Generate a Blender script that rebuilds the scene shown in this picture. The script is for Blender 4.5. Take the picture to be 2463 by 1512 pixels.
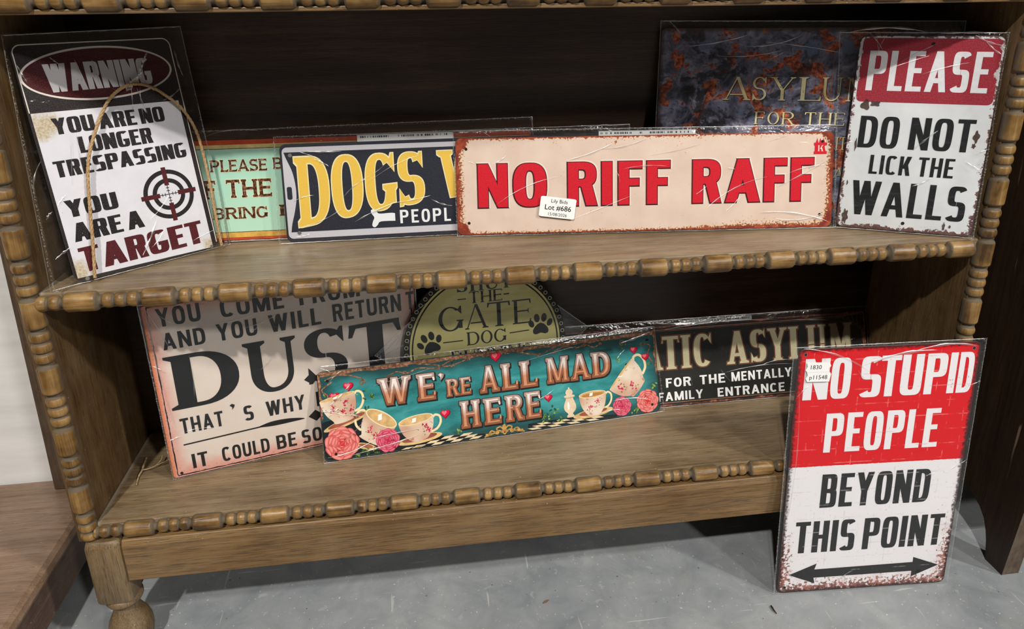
import bpy, math, random
from math import sin, cos, pi, radians, sqrt, atan2
from mathutils import Vector, Matrix, noise as mnoise

for o in list(bpy.data.objects):
    bpy.data.objects.remove(o)
SC = bpy.context.scene
COL = SC.collection
IMW, IMH = 2463.0, 1512.0

# ------------------------------------------------------------------ camera
FPX, CYO = 1714.32, -156.48
CAM = Vector((0.3456, -0.6223, 0.6451))
YAW, PITCH, ROLL = 0.1305, 0.3387, -0.0117
fwd = Vector((sin(YAW) * cos(PITCH), cos(YAW) * cos(PITCH), -sin(PITCH)))
rgt = Vector((cos(YAW), -sin(YAW), 0))
up = rgt.cross(fwd)
r2 = cos(ROLL) * rgt + sin(ROLL) * up
u2 = -sin(ROLL) * rgt + cos(ROLL) * up
cd = bpy.data.cameras.new('camera')
cam = bpy.data.objects.new('camera', cd)
COL.objects.link(cam)
M = Matrix((r2, u2, -fwd)).transposed().to_4x4()
M.translation = CAM
cam.matrix_world = M
cd.sensor_fit = 'HORIZONTAL'
cd.sensor_width = 36.0
cd.lens = FPX / IMW * 36.0
cd.shift_y = CYO / IMW
cd.clip_start = 0.01
SC.camera = cam

# ------------------------------------------------------------------ world, lamps, exposure
world = bpy.data.worlds.new('world')
SC.world = world
world.use_nodes = True
world.node_tree.nodes['Background'].inputs[0].default_value = (1.0, 0.97, 0.93, 1)
world.node_tree.nodes['Background'].inputs[1].default_value = 0.045
SC.view_settings.view_transform = 'Standard'
SC.view_settings.look = 'None'
SC.view_settings.gamma = 1.0
SC.view_settings.use_curve_mapping = False
SC.view_settings.exposure = 0.0
SC.cycles.transparent_max_bounces = 24
SC.cycles.max_bounces = 6
SC.cycles.sample_clamp_indirect = 4.0


def lamp(name, direction, dist, size, power, col=(1, 1, 1), target=(0.45, 0.05, 0.35)):
    d = Vector(direction).normalized()
    l = bpy.data.lights.new(name, 'AREA')
    l.shape = 'DISK'
    l.size = size
    l.energy = power
    l.color = col
    o = bpy.data.objects.new(name, l)
    COL.objects.link(o)
    o.location = Vector(target) + d * dist
    o.rotation_euler = (-d).to_track_quat('-Z', 'Y').to_euler()
    return o


lamp('ceiling_spotlight', (-0.36, -1.0, 1.13), 4.2, 0.12, 136, (1.0, 0.96, 0.90))
lamp('ceiling_spotlight', (1.27, -1.0, 1.28), 4.6, 0.22, 108, (1.0, 0.965, 0.91))
lamp('ceiling_spotlight', (0.55, -1.0, 0.78), 5.2, 0.30, 80, (1.0, 0.97, 0.93))


# ------------------------------------------------------------------ shader helper
class G:
    def __init__(s, name):
        s.m = bpy.data.materials.new(name)
        s.m.use_nodes = True
        s.nt = s.m.node_tree
        s.nt.nodes.clear()
        s.out = s.nt.nodes.new('ShaderNodeOutputMaterial')

    def node(s, t, **kw):
        n = s.nt.nodes.new(t)
        for k, v in kw.items():
            setattr(n, k, v)
        return n

    def put(s, sock, v):
        if isinstance(v, bpy.types.NodeSocket):
            s.nt.links.new(v, sock)
        elif v is not None:
            if isinstance(v, (tuple, list)) and len(v) == 3 and sock.type == 'RGBA':
                v = (*v, 1)
            sock.default_value = v

    def math(s, op, a, b=0.0, clamp=False):
        n = s.node('ShaderNodeMath', operation=op, use_clamp=clamp)
        s.put(n.inputs[0], a)
        s.put(n.inputs[1], b)
        return n.outputs[0]

    def add(s, a, b): return s.math('ADD', a, b)
    def sub(s, a, b): return s.math('SUBTRACT', a, b)
    def mul(s, a, b): return s.math('MULTIPLY', a, b)

    def noise(s, vec, scale, detail=3.0, rough=0.5, dist=0.0):
        n = s.node('ShaderNodeTexNoise')
        s.put(n.inputs['Vector'], vec)
        s.put(n.inputs['Scale'], scale)
        s.put(n.inputs['Detail'], detail)
        s.put(n.inputs['Roughness'], rough)
        s.put(n.inputs['Distortion'], dist)
        return n.outputs[0]

    def noisec(s, vec, scale, detail=3.0):
        n = s.node('ShaderNodeTexNoise')
        s.put(n.inputs['Vector'], vec)
        s.put(n.inputs['Scale'], scale)
        s.put(n.inputs['Detail'], detail)
        return n.outputs[1]

    def vor(s, vec, scale, feature='F1'):
        n = s.node('ShaderNodeTexVoronoi', feature=feature)
        s.put(n.inputs['Vector'], vec)
        s.put(n.inputs['Scale'], scale)
        return n.outputs['Distance']

    def sm(s, x, a, b, lo=0.0, hi=1.0):
        n = s.node('ShaderNodeMapRange', interpolation_type='SMOOTHSTEP')
        s.put(n.inputs[0], x)
        s.put(n.inputs[1], a)
        s.put(n.inputs[2], b)
        s.put(n.inputs[3], lo)
        s.put(n.inputs[4], hi)
        return n.outputs[0]

    def mix(s, f, a, b, blend='MIX'):
        n = s.node('ShaderNodeMix', data_type='RGBA', blend_type=blend)
        s.put(n.inputs[0], f)
        s.put(n.inputs[6], a)
        s.put(n.inputs[7], b)
        return n.outputs[2]

    def ramp(s, f, stops):
        n = s.node('ShaderNodeValToRGB')
        s.put(n.inputs[0], f)
        e = n.color_ramp.elements
        while len(e) < len(stops):
            e.new(0.5)
        for i, (p, c) in enumerate(stops):
            e[i].position = p
            e[i].color = (*c, 1)
        return n.outputs[0]

    def coord(s, which='Object'):
        return s.node('ShaderNodeTexCoord').outputs[which]

    def mapv(s, vec, scale=(1, 1, 1), loc=(0, 0, 0), rot=(0, 0, 0)):
        n = s.node('ShaderNodeMapping')
        s.put(n.inputs[0], vec)
        n.inputs['Location'].default_value = loc
        n.inputs['Rotation'].default_value = rot
        n.inputs['Scale'].default_value = scale
        return n.outputs[0]

    def xyz(s, vec):
        n = s.node('ShaderNodeSeparateXYZ')
        s.put(n.inputs[0], vec)
        return n.outputs

    def bump(s, h, strength=0.3, dist=0.001):
        n = s.node('ShaderNodeBump')
        s.put(n.inputs['Height'], h)
        n.inputs['Strength'].default_value = strength
        n.inputs['Distance'].default_value = dist
        return n.outputs[0]

    def done(s, col, rough=0.5, normal=None, spec=0.2, metal=0.0, coat=0.0):
        b = s.node('ShaderNodeBsdfPrincipled')
        s.put(b.inputs['Base Color'], col)
        s.put(b.inputs['Roughness'], rough)
        s.put(b.inputs['Metallic'], metal)
        s.put(b.inputs['Specular IOR Level'], spec)
        if coat:
            b.inputs['Coat Weight'].default_value = coat
            b.inputs['Coat Roughness'].default_value = 0.2
        if normal is not None:
            s.put(b.inputs['Normal'], normal)
        s.nt.links.new(b.outputs[0], s.out.inputs[0])
        return s.m


def rgb(r, g, b):
    f = lambda c: (c / 255 / 12.92) if c / 255 <= 0.04045 else ((c / 255 + 0.055) / 1.055) ** 2.4
    return (f(r), f(g), f(b))


# ------------------------------------------------------------------ surface materials
def wood(name, dark, mid, light, grain='X', rough=0.5, dust=0.0, dustcol=(0.36, 0.30, 0.22), fine=1.0, pores=0.5, coat=0.0, scratches=0.0, joint=False):
    g = G(name)
    c = g.coord('Object')
    sc = {'X': (1.2, 26, 26), 'Y': (26, 1.2, 26), 'Z': (26, 26, 1.2)}[grain]
    v = g.mapv(c, tuple(k * fine for k in sc))
    n1 = g.noise(v, 1.0, 5, 0.6, 0.6)
    nm = g.noise(g.mapv(c, tuple(k * fine * 5 for k in sc)), 1.0, 4, 0.65, 0.3)
    v2 = g.mapv(c, tuple(k * fine * 46 if k > 2 else k * fine * 30 for k in sc))
    n2 = g.noise(v2, 1.0, 3, 0.6)
    n3 = g.noise(c, 9.0, 4, 0.55)
    f = g.add(g.add(g.mul(n1, 0.40), g.mul(nm, 0.34)), g.mul(n3, 0.26))
    col = g.ramp(f, [(0.36, dark), (0.5, mid), (0.63, light)])
    por = g.sm(n2, 0.50, 0.62)
    col = g.mix(g.mul(por, pores), col, tuple(k * 0.5 for k in dark))
    bh = g.add(g.mul(n2, -0.6), g.mul(nm, 0.5))
    if dust:
        dn = g.noise(g.mapv(c, (11, 80, 30) if grain == 'X' else (30, 45, 30)), 1.0, 6, 0.72)
        jx = g.xyz(c)[0]
        dm = g.mul(g.sm(g.add(g.mul(dn, 0.6), g.mul(n3, 0.4)), 0.36, 0.66), dust)
        col = g.mix(dm, col, dustcol)
        if joint:
            jm = g.sm(g.add(jx, g.mul(g.sub(dn, .5), .010)), .0105, .0165, .8, 0)
            col = g.mix(jm, col, (.30, .26, .20))
        sp = g.sm(g.noise(c, 420, 1), 0.765, 0.79)
        col = g.mix(g.mul(sp, 0.5), col, (0.5, 0.45, 0.36))
    if scratches:
        s1 = g.noise(g.mapv(c, (140, 140, 6), rot=(0, 0.25, 0.2)), 1.0, 2)
        s2 = g.noise(c, 22, 2)
        sm_ = g.mul(g.sm(s1, 0.70, 0.76), g.sm(s2, 0.5, 0.62))
        col = g.mix(g.mul(sm_, scratches), col, (0.34, 0.25, 0.17))
    return g.done(col, rough, g.bump(bh, 0.35, 0.0006), 0.4, coat=coat)


W_SHELF = wood('dusty_oak', (0.095, 0.059, 0.029), (0.190, 0.128, 0.067), (0.290, 0.205, 0.115), 'X', 0.36, 0.42, (0.330, 0.262, 0.175), pores=0.75, joint=True)
W_APRON = wood('oak_rail', (0.085, 0.043, 0.014), (0.165, 0.090, 0.030), (0.235, 0.138, 0.052), 'X', 0.42, 0.12, fine=1.1, pores=0.75)
W_SIDE = wood('oak_side', (0.058, 0.029, 0.010), (0.110, 0.060, 0.021), (0.155, 0.091, 0.036), 'Z', 0.42, 0.10, fine=1.0, pores=0.7)
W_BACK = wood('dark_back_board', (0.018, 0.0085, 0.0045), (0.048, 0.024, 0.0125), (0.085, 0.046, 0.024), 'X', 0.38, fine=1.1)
W_LEG = wood('oak_leg', (0.09, 0.053, 0.022), (0.16, 0.10, 0.044), (0.225, 0.148, 0.07), 'Z', 0.45, 0.2, fine=1.3, pores=0.85)
W_CAB = wood('dark_stained_wood', (0.016, 0.0085, 0.005), (0.027, 0.0145, 0.008), (0.046, 0.024, 0.013), 'Z', 0.40, 0.0, scratches=0.55)
W_CABE = wood('worn_dark_edge', (0.03, 0.016, 0.009), (0.058, 0.032, 0.018), (0.10, 0.06, 0.036), 'Z', 0.5, 0.25)
W_BENCH = wood('bench_top_wood', (0.13, 0.075, 0.046), (0.23, 0.145, 0.094), (0.34, 0.23, 0.16), 'X', 0.36, 0.25, (0.33, 0.24, 0.17), fine=1.2)
W_BENCHS = wood('bench_side_wood', (0.06, 0.032, 0.022), (0.11, 0.06, 0.042), (0.17, 0.10, 0.07), 'Y', 0.45, 0.15, scratches=0.7)
W_POST = wood('dark_post_wood', (0.045, 0.026, 0.016), (0.085, 0.052, 0.033), (0.125, 0.08, 0.052), 'Z', 0.5, 0.1)


def bead_mat(name, axis):
    g = G(name)
    c = g.coord('Object')
    at = g.node('ShaderNodeAttribute', attribute_name='dust').outputs['Fac']
    sc = (14, 260, 260) if axis == 'X' else (260, 260, 14)
    n = g.noise(g.mapv(c, sc), 1.0, 5, 0.65, 0.4)
    big = g.noise(c, 30, 3, 0.6)
    col = g.ramp(g.add(g.mul(n, 0.40), g.mul(big, 0.60)), [(0.37, (0.060, 0.030, 0.009)), (0.46, (0.150, 0.078, 0.021)), (0.54, (0.235, 0.134, 0.042)), (0.64, (0.34, 0.210, 0.082))])
    dn = g.noise(c, 260, 3)
    d = g.sm(g.add(at, g.mul(g.sub(dn, 0.5), 0.7)), 0.28, 0.75)
    col = g.mix(g.mul(d, 0.85), col, (0.092, 0.074, 0.052))
    kn = g.sm(g.noise(c, 55, 2), 0.70, 0.76)
    col = g.mix(g.mul(kn, 0.7), col, (0.02, 0.014, 0.008))
    return g.done(col, g.add(0.36, g.mul(d, 0.4)), g.bump(g.add(n, big), 0.45, 0.0012), 0.4)


BEAD_X = bead_mat('beaded_oak_x', 'X')
BEAD_Z = bead_mat('beaded_oak_z', 'Z')


def floor_mat():
    g = G('painted_concrete')
    c = g.coord('Object')
    big = g.noise(c, 5, 4, 0.6)
    mid = g.noise(c, 24, 5, 0.65, 0.8)
    col = g.ramp(g.add(g.mul(big, 0.55), g.mul(mid, 0.45)), [(0.33, (0.175, 0.192, 0.204)), (0.5, (0.25, 0.266, 0.276)), (0.67, (0.33, 0.342, 0.346))])
    stn = g.sm(g.noise(c, 9, 4, 0.6), 0.55, 0.72)
    col = g.mix(g.mul(stn, 0.35), col, (0.22, 0.205, 0.175))
    sp = g.sm(g.noise(c, 260, 2), 0.69, 0.72)
    col = g.mix(g.mul(sp, 0.8), col, (0.55, 0.54, 0.50))
    dk = g.sm(g.noise(g.mapv(c, (1, 1, 1), (3, 1, 0)), 210, 2), 0.73, 0.76)
    col = g.mix(g.mul(dk, 0.8), col, (0.03, 0.03, 0.03))
    s1 = g.noise(g.mapv(c, (10, 170, 1), rot=(0, 0, 0.5)), 1.0, 2)
    s2 = g.noise(g.mapv(c, (160, 9, 1), rot=(0, 0, 0.25)), 1.0, 2)
    scr = g.math('MAXIMUM', g.sm(s1, 0.69, 0.72), g.sm(s2, 0.70, 0.73))
    col = g.mix(g.mul(scr, 0.55), col, (0.5, 0.49, 0.46))
    wn = g.noise(c, 7, 5, 0.6, 0.4)
    ck = g.mul(g.sm(g.math('ABSOLUTE', g.sub(wn, 0.47)), 0.0, 0.0035, 1, 0), g.sm(g.noise(c, 3.1, 2), 0.5, 0.6))
    col = g.mix(g.mul(ck, 0.6), col, (0.36, 0.345, 0.30))
    pt = g.sm(g.noise(c, 60, 4, 0.7), 0.62, 0.66)
    col = g.mix(g.mul(pt, 0.35), col, (0.42, 0.41, 0.39))
    h = g.add(g.mul(mid, 0.6), g.mul(g.noise(c, 90, 3), 0.4))
    return g.done(col, g.add(0.33, g.mul(mid, 0.22)), g.bump(h, 0.25, 0.0015), 0.5)


FLOOR = floor_mat()


def wall_mat():
    g = G('white_painted_wall')
    c = g.coord('Object')
    n = g.noise(g.mapv(c, (6, 6, 40)), 1.0, 5, 0.6)
    col = g.ramp(n, [(0.3, (0.68, 0.67, 0.65)), (0.7, (0.82, 0.81, 0.79))])
    return g.done(col, 0.6, g.bump(n, 0.3, 0.001), 0.3)


WALL = wall_mat()


def plain(name, col, rough=0.5, var=0.0, scale=60.0, spec=0.18, metal=0.0):
    g = G(name)
    if not var:
        return g.done(col, rough, None, spec, metal)
    n = g.noise(g.coord('Object'), scale, 4, 0.6)
    lo = tuple(k * (1 - var) for k in col)
    hi = tuple(min(1, k * (1 + var)) for k in col)
    return g.done(g.ramp(n, [(0.3, lo), (0.7, hi)]), rough, None, spec, metal)


# ------------------------------------------------------------------ plastic sleeve material
def sleeve_mat(name, haze=0.001, sheen=1.0, rough=0.11, base=0.032):
    g = G(name)
    uv = g.coord('UV')
    edge = g.node('ShaderNodeAttribute', attribute_name='edge').outputs['Fac']   # metres from the bag's rim
    near = g.sm(edge, 0.0, 0.007, 1.0, 0.0)
    w1 = g.noise(g.mapv(uv, (30, 90, 1), rot=(0, 0, 0.6)), 1.0, 3, 0.55, 0.8)
    w2 = g.noise(uv, 300, 3, 0.6)
    h = g.add(g.mul(w1, 0.8), g.mul(g.mul(w2, near), 0.5))
    nb = g.bump(h, 0.55 if rough < .2 else 0.12, 0.0020)
    fr = g.node('ShaderNodeLayerWeight')
    fr.inputs['Blend'].default_value = 0.5
    g.put(fr.inputs['Normal'], nb)
    fac = g.add(base, g.mul(g.math('POWER', fr.outputs['Facing'], 5.0), 0.9))
    gl = g.node('ShaderNodeBsdfGlossy')
    gl.inputs['Roughness'].default_value = rough
    gl.inputs['Color'].default_value = (sheen, sheen, sheen, 1)
    g.put(gl.inputs['Normal'], nb)
    tr = g.node('ShaderNodeBsdfTransparent')
    tr.inputs['Color'].default_value = (0.985, 0.985, 0.985, 1)
    df = g.node('ShaderNodeBsdfDiffuse')
    df.inputs['Color'].default_value = (0.85, 0.86, 0.87, 1)
    pat = g.noise(g.mapv(uv, (60, 160, 1), rot=(0, 0, 0.7)), 1.0, 3, 0.6)
    scr = g.sm(pat, 0.55, 0.8)
    dots = g.sm(g.noise(uv, 650, 1), 0.52, 0.62)  # dotted seam at the rim, its sparkling glints painted as whitish colour
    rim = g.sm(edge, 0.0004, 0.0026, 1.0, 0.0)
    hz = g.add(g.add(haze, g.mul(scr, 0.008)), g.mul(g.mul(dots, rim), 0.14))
    m1 = g.node('ShaderNodeMixShader')
    g.put(m1.inputs[0], hz)
    g.nt.links.new(tr.outputs[0], m1.inputs[1])
    g.nt.links.new(df.outputs[0], m1.inputs[2])
    m2 = g.node('ShaderNodeMixShader')
    g.put(m2.inputs[0], fac)
    g.nt.links.new(m1.outputs[0], m2.inputs[1])
    g.nt.links.new(gl.outputs[0], m2.inputs[2])
    g.nt.links.new(m2.outputs[0], g.out.inputs[0])
    return g.m


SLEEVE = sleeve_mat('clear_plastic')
FOLD = sleeve_mat('folded_clear_plastic', 0.02, 1.0, 0.30, 0.24)


# ------------------------------------------------------------------ object helpers
def tag(o, label=None, cat=None, group=None, kind=None):
    if label: o['label'] = label
    if cat: o['category'] = cat
    if group: o['group'] = group
    if kind: o['kind'] = kind
    return o


def empty(name, loc=(0, 0, 0), rot=(0, 0, 0)):
    o = bpy.data.objects.new(name, None)
    o.empty_display_size = 0.05
    o.location = loc
    o.rotation_euler = rot
    COL.objects.link(o)
    return o


class MB:
    """collects polygons (with material slots and uv in metres) into one mesh"""
    def __init__(s):
        s.v, s.f, s.mi, s.mats, s.uvs, s.att = [], [], [], [], [], {}

    def slot(s, m):
        if m not in s.mats:
            s.mats.append(m)
        return s.mats.index(m)

    def face(s, pts, m, uvs=None):
        b = len(s.v)
        s.v += [tuple(p) for p in pts]
        s.f.append(list(range(b, b + len(pts))))
        s.mi.append(s.slot(m))
        s.uvs.append(uvs)

    def mesh(s, verts, faces, m):
        b = len(s.v)
        s.v += [tuple(p) for p in verts]
        k = s.slot(m)
        for f in faces:
            s.f.append([b + i for i in f])
            s.mi.append(k)
            s.uvs.append(None)
        return b

    def box(s, x0, x1, y0, y1, z0, z1, m):
        v = [(x, y, z) for x in (x0, x1) for y in (y0, y1) for z in (z0, z1)]
        f = [(0, 1, 3, 2), (4, 6, 7, 5), (0, 4, 5, 1), (2, 3, 7, 6), (0, 2, 6, 4), (1, 5, 7, 3)]
        s.mesh(v, f, m)

    def tube(s, pts, r, m, seg=8, taper=None):
        pts = [Vector(p) for p in pts]
        n = len(pts)
        vs, fs = [], []
        prev = None
        for i, p in enumerate(pts):
            t = (pts[min(i + 1, n - 1)] - pts[max(i - 1, 0)]).normalized()
            a = prev if prev is not None else Vector((0.3, 1, 0.2))
            a = (a - t * a.dot(t)).normalized()
            prev = a
            b = t.cross(a)
            rr = (r[i] if isinstance(r, (list, tuple)) else r)
            for k in range(seg):
                q = 2 * pi * k / seg
                vs.append(p + a * cos(q) * rr + b * sin(q) * rr)
        for i in range(n - 1):
            for k in range(seg):
                k2 = (k + 1) % seg
                fs.append((i * seg + k, i * seg + k2, (i + 1) * seg + k2, (i + 1) * seg + k))
        fs.append(list(range(seg))[::-1])
        fs.append([(n - 1) * seg + k for k in range(seg)])
        s.mesh(vs, fs, m)

    def build(s, name, parent=None, smooth=False, bevel=0.0, edge=None, label=None):
        me = bpy.data.meshes.new(name)
        me.from_pydata(s.v, [], s.f)
        for m in s.mats:
            me.materials.append(m)
        me.polygons.foreach_set('material_index', s.mi)
        if any(u is not None for u in s.uvs):
            lay = me.uv_layers.new(name='UVMap')
            for p, u in zip(me.polygons, s.uvs):
                if u is None:
                    continue
                for li, c in zip(p.loop_indices, u):
                    lay.data[li].uv = c
        for k, vals in s.att.items():
            a = me.attributes.new(k, 'FLOAT', 'POINT')
            a.data.foreach_set('value', vals)
        if smooth:
            me.polygons.foreach_set('use_smooth', [True] * len(me.polygons))
        me.update()
        o = bpy.data.objects.new(name, me)
        COL.objects.link(o)
        if parent is not None:
            o.parent = parent
        if bevel:
            b = o.modifiers.new('bevel', 'BEVEL')
            b.width = bevel
            b.segments = 2
            b.limit_method = 'ANGLE'
            b.angle_limit = radians(40)
        if label:
            o['label'] = label
        return o


# ------------------------------------------------------------------ the setting
X_R = 0.9185
Z_MID, Z_LOW = 0.4074, 0.1614          # upper faces of the two visible shelves
Z_TOPB = 0.640                          # underside of the top shelf
DEPTH = 0.158
WALL_Y = 0.20

b = MB(); b.box(-2.2, 3.0, -3.2, WALL_Y, -0.04, 0.0, FLOOR)
tag(b.build('floor'), kind='structure')
b = MB(); b.box(-2.2, 3.0, WALL_Y, WALL_Y + 0.05, -0.04, 2.6, WALL)
tag(b.build('wall_back'), kind='structure')

# ------------------------------------------------------------------ bookcase
bc = empty('bookcase', (0.46, 0.08, 0.0))
bc.location = (0, 0, 0)
tag(bc, 'open oak bookcase with beaded edge mouldings holding the tin signs', 'bookcase')


def lathe_strip(name, axis, c, p0, p1, phase, R, parent, mat, pitch=0.0650, arc=(0, 2 * pi), seg=16):
    """bead-and-reel moulding turned about an axis; c = the two other coordinates"""
    def rad(t):
        q = (t - phase) % pitch
        if q > pitch / 2: q -= pitch
        a = abs(q)
        if a <= 0.0142:
            e = 0.0142 - a
            if e < 0.0034:
                k = 1 - e / 0.0034
                r = 0.70 + 0.30 * sqrt(max(0, 1 - k * k))
            else:
                r = 1.0
            return r, (1.0 if e < 0.0012 else 0.7 if e < 0.0022 else 0.0)
        # beads at +-pitch/2 and +-(pitch/2-0.0103)
        d = min(abs(a - pitch / 2), abs(a - (pitch / 2 - 0.0103)))
        h = 0.0051
        if d < h:
            k = sqrt(max(0, 1 - (d / h) ** 2))
            lo, hi = (0.46, 0.80) if axis == 'X' else (0.62, 0.94)
            return lo + (hi - lo) * k, max(0.0, min(1.0, (0.93 - k) * 2.4))
        return 0.48 if axis == 'X' else 0.62, 1.0
    n = int((p1 - p0) / 0.00075)
    vs, fs, at = [], [], []
    for i in range(n + 1):
        t = p0 + (p1 - p0) * i / n
        r, d = rad(t)
        r *= R
        for k in range(seg):
            q = 2 * pi * k / seg
            jit = 1 + 0.02 * mnoise.noise(Vector((t * 60, k * 0.4, phase * 100)))
            if axis == 'X':
                vs.append((t, c[0] - cos(q) * r * jit, c[1] + sin(q) * r * jit))
            else:
                vs.append((c[0] + sin(q) * r * jit, c[1] - cos(q) * r * jit, t))
            wr = max(0.0, cos(q - 0.15))
            at.append(max(d, 0.80 * (1 - wr) ** 1.4))
    for i in range(n):
        for k in range(seg):
            k2 = (k + 1) % seg
            fs.append((i * seg + k, (i + 1) * seg + k, (i + 1) * seg + k2, i * seg + k2))
    fs.append(list(range(seg)))
    fs.append([n * seg + k for k in range(seg)][::-1])
    b = MB()
    b.mesh(vs, fs, mat)
    b.att['dust'] = at
    return b.build(name, parent, smooth=True)


XL0, XL1 = -0.0085, 0.0100       # left side board
XR0, XR1 = X_R - 0.0075, X_R + 0.0095
for x0, x1, xc, ph in ((XL0, XL1, 0.0035, 0.3893), (XR0, XR1, 0.9180, 0.4572)):
    b = MB(); b.box(x0, x1, 0.0, DEPTH + 0.008, 0.142, 1.02, W_SIDE)
    sp = b.build('side_panel', bc, bevel=0.001)
    lathe_strip('beaded_moulding', 'Z', (xc, 0.0005), 0.1475, 1.02, ph, 0.0092, sp, BEAD_Z, 0.0652)

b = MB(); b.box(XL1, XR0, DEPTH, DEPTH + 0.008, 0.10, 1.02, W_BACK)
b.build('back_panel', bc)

b = MB(); b.box(XL1, XR0, 0.001, DEPTH, Z_MID - 0.0175, Z_MID, W_SHELF)
sh = b.build('shelf', bc, bevel=0.0015, label='middle shelf board with dusty grey-brown top')
lathe_strip('beaded_moulding', 'X', (-0.0005, Z_MID - 0.0094), XL1 - 0.0005, 0.9020, 0.1107, 0.0090, sh, BEAD_X, 0.0648)
b = MB(); b.box(XL1, XR0, 0.001, DEPTH, Z_LOW - 0.0165, Z_LOW, W_SHELF)
sh = b.build('shelf', bc, bevel=0.0015, label='bottom shelf board with dusty grey-brown top')
lathe_strip('beaded_moulding', 'X', (-0.0005, Z_LOW - 0.0082), XL1, XR0 - 0.0005, 0.0512, 0.0084, sh, BEAD_X, 0.0650)
b = MB(); b.box(XL1, XR0, 0.001, DEPTH, Z_TOPB - 0.002, Z_TOPB + 0.016, W_SHELF)
b.box(XL1, XR0, -0.003, 0.004, Z_TOPB - 0.003, Z_TOPB + 0.001, W_APRON)
sh = b.build('shelf', bc, bevel=0.001, label='top shelf board in shadow')
lathe_strip('beaded_moulding', 'X', (-0.0015, Z_TOPB + 0.0075), XL1, XR0 - 0.0005, 0.1105, 0.0088, sh, BEAD_X, 0.0656)

# apron rail below the bottom shelf
b = MB()
pr = [(-0.0095, 0.0965), (-0.0095, 0.1385), (-0.0065, 0.1445), (0.012, 0.1450), (0.012, 0.0965)]
L0, L1 = 0.0335, 0.886
vs = [(L0, y, z) for y, z in pr] + [(L1, y, z) for y, z in pr]
k = len(pr)
b.mesh(vs, [tuple(range(k)), tuple(range(2 * k - 1, k - 1, -1))] + [(i, k + i, k + (i + 1) % k, (i + 1) % k) for i in range(k)], W_APRON)
b.build('apron', bc, bevel=0.001)


def leg(x, y, label=None):
    b = MB()
    hw = 0.0185
    # square block with softened top and rounded front corners
    prof = [(0.0685, hw * 0.92), (0.0705, hw), (0.137, hw), (0.1415, hw * 0.93), (0.1445, hw * 0.80)]
    seg = 24
    vs, fs = [], []
    for z, h in prof:
        for i in range(seg):
            q = 2 * pi * i / seg
            c, s_ = cos(q), sin(q)
            n = 5.0
            vs.append((x + h * math.copysign(abs(c) ** (2 / n), c), y + h * math.copysign(abs(s_) ** (2 / n), s_), z))
    for j in range(len(prof) - 1):
        for i in range(seg):
            i2 = (i + 1) % seg
            fs.append((j * seg + i, j * seg + i2, (j + 1) * seg + i2, (j + 1) * seg + i))
    fs.append(tuple(range(seg))[::-1])
    fs.append(tuple((len(prof) - 1) * seg + i for i in range(seg)))
    b.mesh(vs, fs, W_LEG)
    o = b.build('leg', bc, smooth=False, bevel=0.0006, label=label)
    for p in o.data.polygons:
        p.use_smooth = len(p.vertices) == 4
    tp = [(0.0, 0.0135), (0.004, 0.0165), (0.011, 0.0200), (0.020, 0.0217), (0.028, 0.0214), (0.035, 0.0195), (0.041, 0.0165), (0.0465, 0.0138), (0.052, 0.0124),
          (0.0565, 0.0126), (0.059, 0.0140), (0.060, 0.0168), (0.0625, 0.0182), (0.0660, 0.0182), (0.0685, 0.0170)]
    fx = x + 0.002
    b = MB()
    vs, fs = [], []
    for z, r in tp:
        for i in range(seg):
            q = 2 * pi * i / seg
            vs.append((fx + r * cos(q), y + r * sin(q), z))
    for j in range(len(tp) - 1):
        for i in range(seg):
            i2 = (i + 1) % seg
            fs.append((j * seg + i, j * seg + i2, (j + 1) * seg + i2, (j + 1) * seg + i))
    fs.append(tuple(range(seg))[::-1])
    fs.append(tuple((len(tp) - 1) * seg + i for i in range(seg)))
    b.mesh(vs, fs, W_LEG)
    b.build('turned_foot', o, smooth=True)


leg(0.0150, 0.0085)
leg(0.9040, 0.0085)
leg(0.0150, 0.142)
leg(0.9040, 0.142)

# ------------------------------------------------------------------ low bench at the left
bn = empty('low_bench')
tag(bn, 'low dark wooden bench with worn top against the white wall', 'bench')
b = MB()
# top with a rolled right edge (profile in x,z swept along y)
BX = -0.0705
prof = [(-1.2, 0.064), (BX - 0.004, 0.064), (BX, 0.0665), (BX + 0.0015, 0.071), (BX - 0.001, 0.0765), (BX - 0.006, 0.0797), (BX - 0.02, 0.0805), (-1.2, 0.0805)]
ys = [-0.6, 0.162, 0.197]
k = len(prof)
vs = [(x, y, z) for y in (-0.6, 0.1965) for x, z in prof]
b.mesh(vs, [tuple(range(k)), tuple(range(2 * k - 1, k - 1, -1))] + [(i, (i + 1) % k, k + (i + 1) % k, k + i) for i in range(k)], W_BENCH)
b.build('bench_top', bn)
b = MB(); b.box(BX - 0.018, BX - 0.002, -0.6, 0.19, 0.019, 0.064, W_BENCHS)
b.build('bench_rail', bn, bevel=0.001)
b = MB(); b.box(BX - 0.06, BX - 0.018, 0.14, 0.19, 0.0, 0.064, W_BENCHS); b.build('leg', bn)
b = MB(); b.box(BX - 0.06, BX - 0.018, -0.58, -0.53, 0.0, 0.064, W_BENCHS); b.build('leg', bn)
b = MB(); b.box(-1.18, -1.12, 0.14, 0.19, 0.0, 0.064, W_BENCHS); b.build('leg', bn)
b = MB()
vs = []
for z, xl in ((0.0812, -0.1205), (0.9, -0.097)):
    vs += [(xl, 0.176, z), (-0.022, 0.176, z), (-0.022, 0.196, z), (xl, 0.196, z)]
b.mesh(vs, [(3, 2, 1, 0), (4, 5, 6, 7), (0, 1, 5, 4), (1, 2, 6, 5), (2, 3, 7, 6), (3, 0, 4, 7)], W_POST)
b.build('back_post', bn, bevel=0.001)

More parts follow.
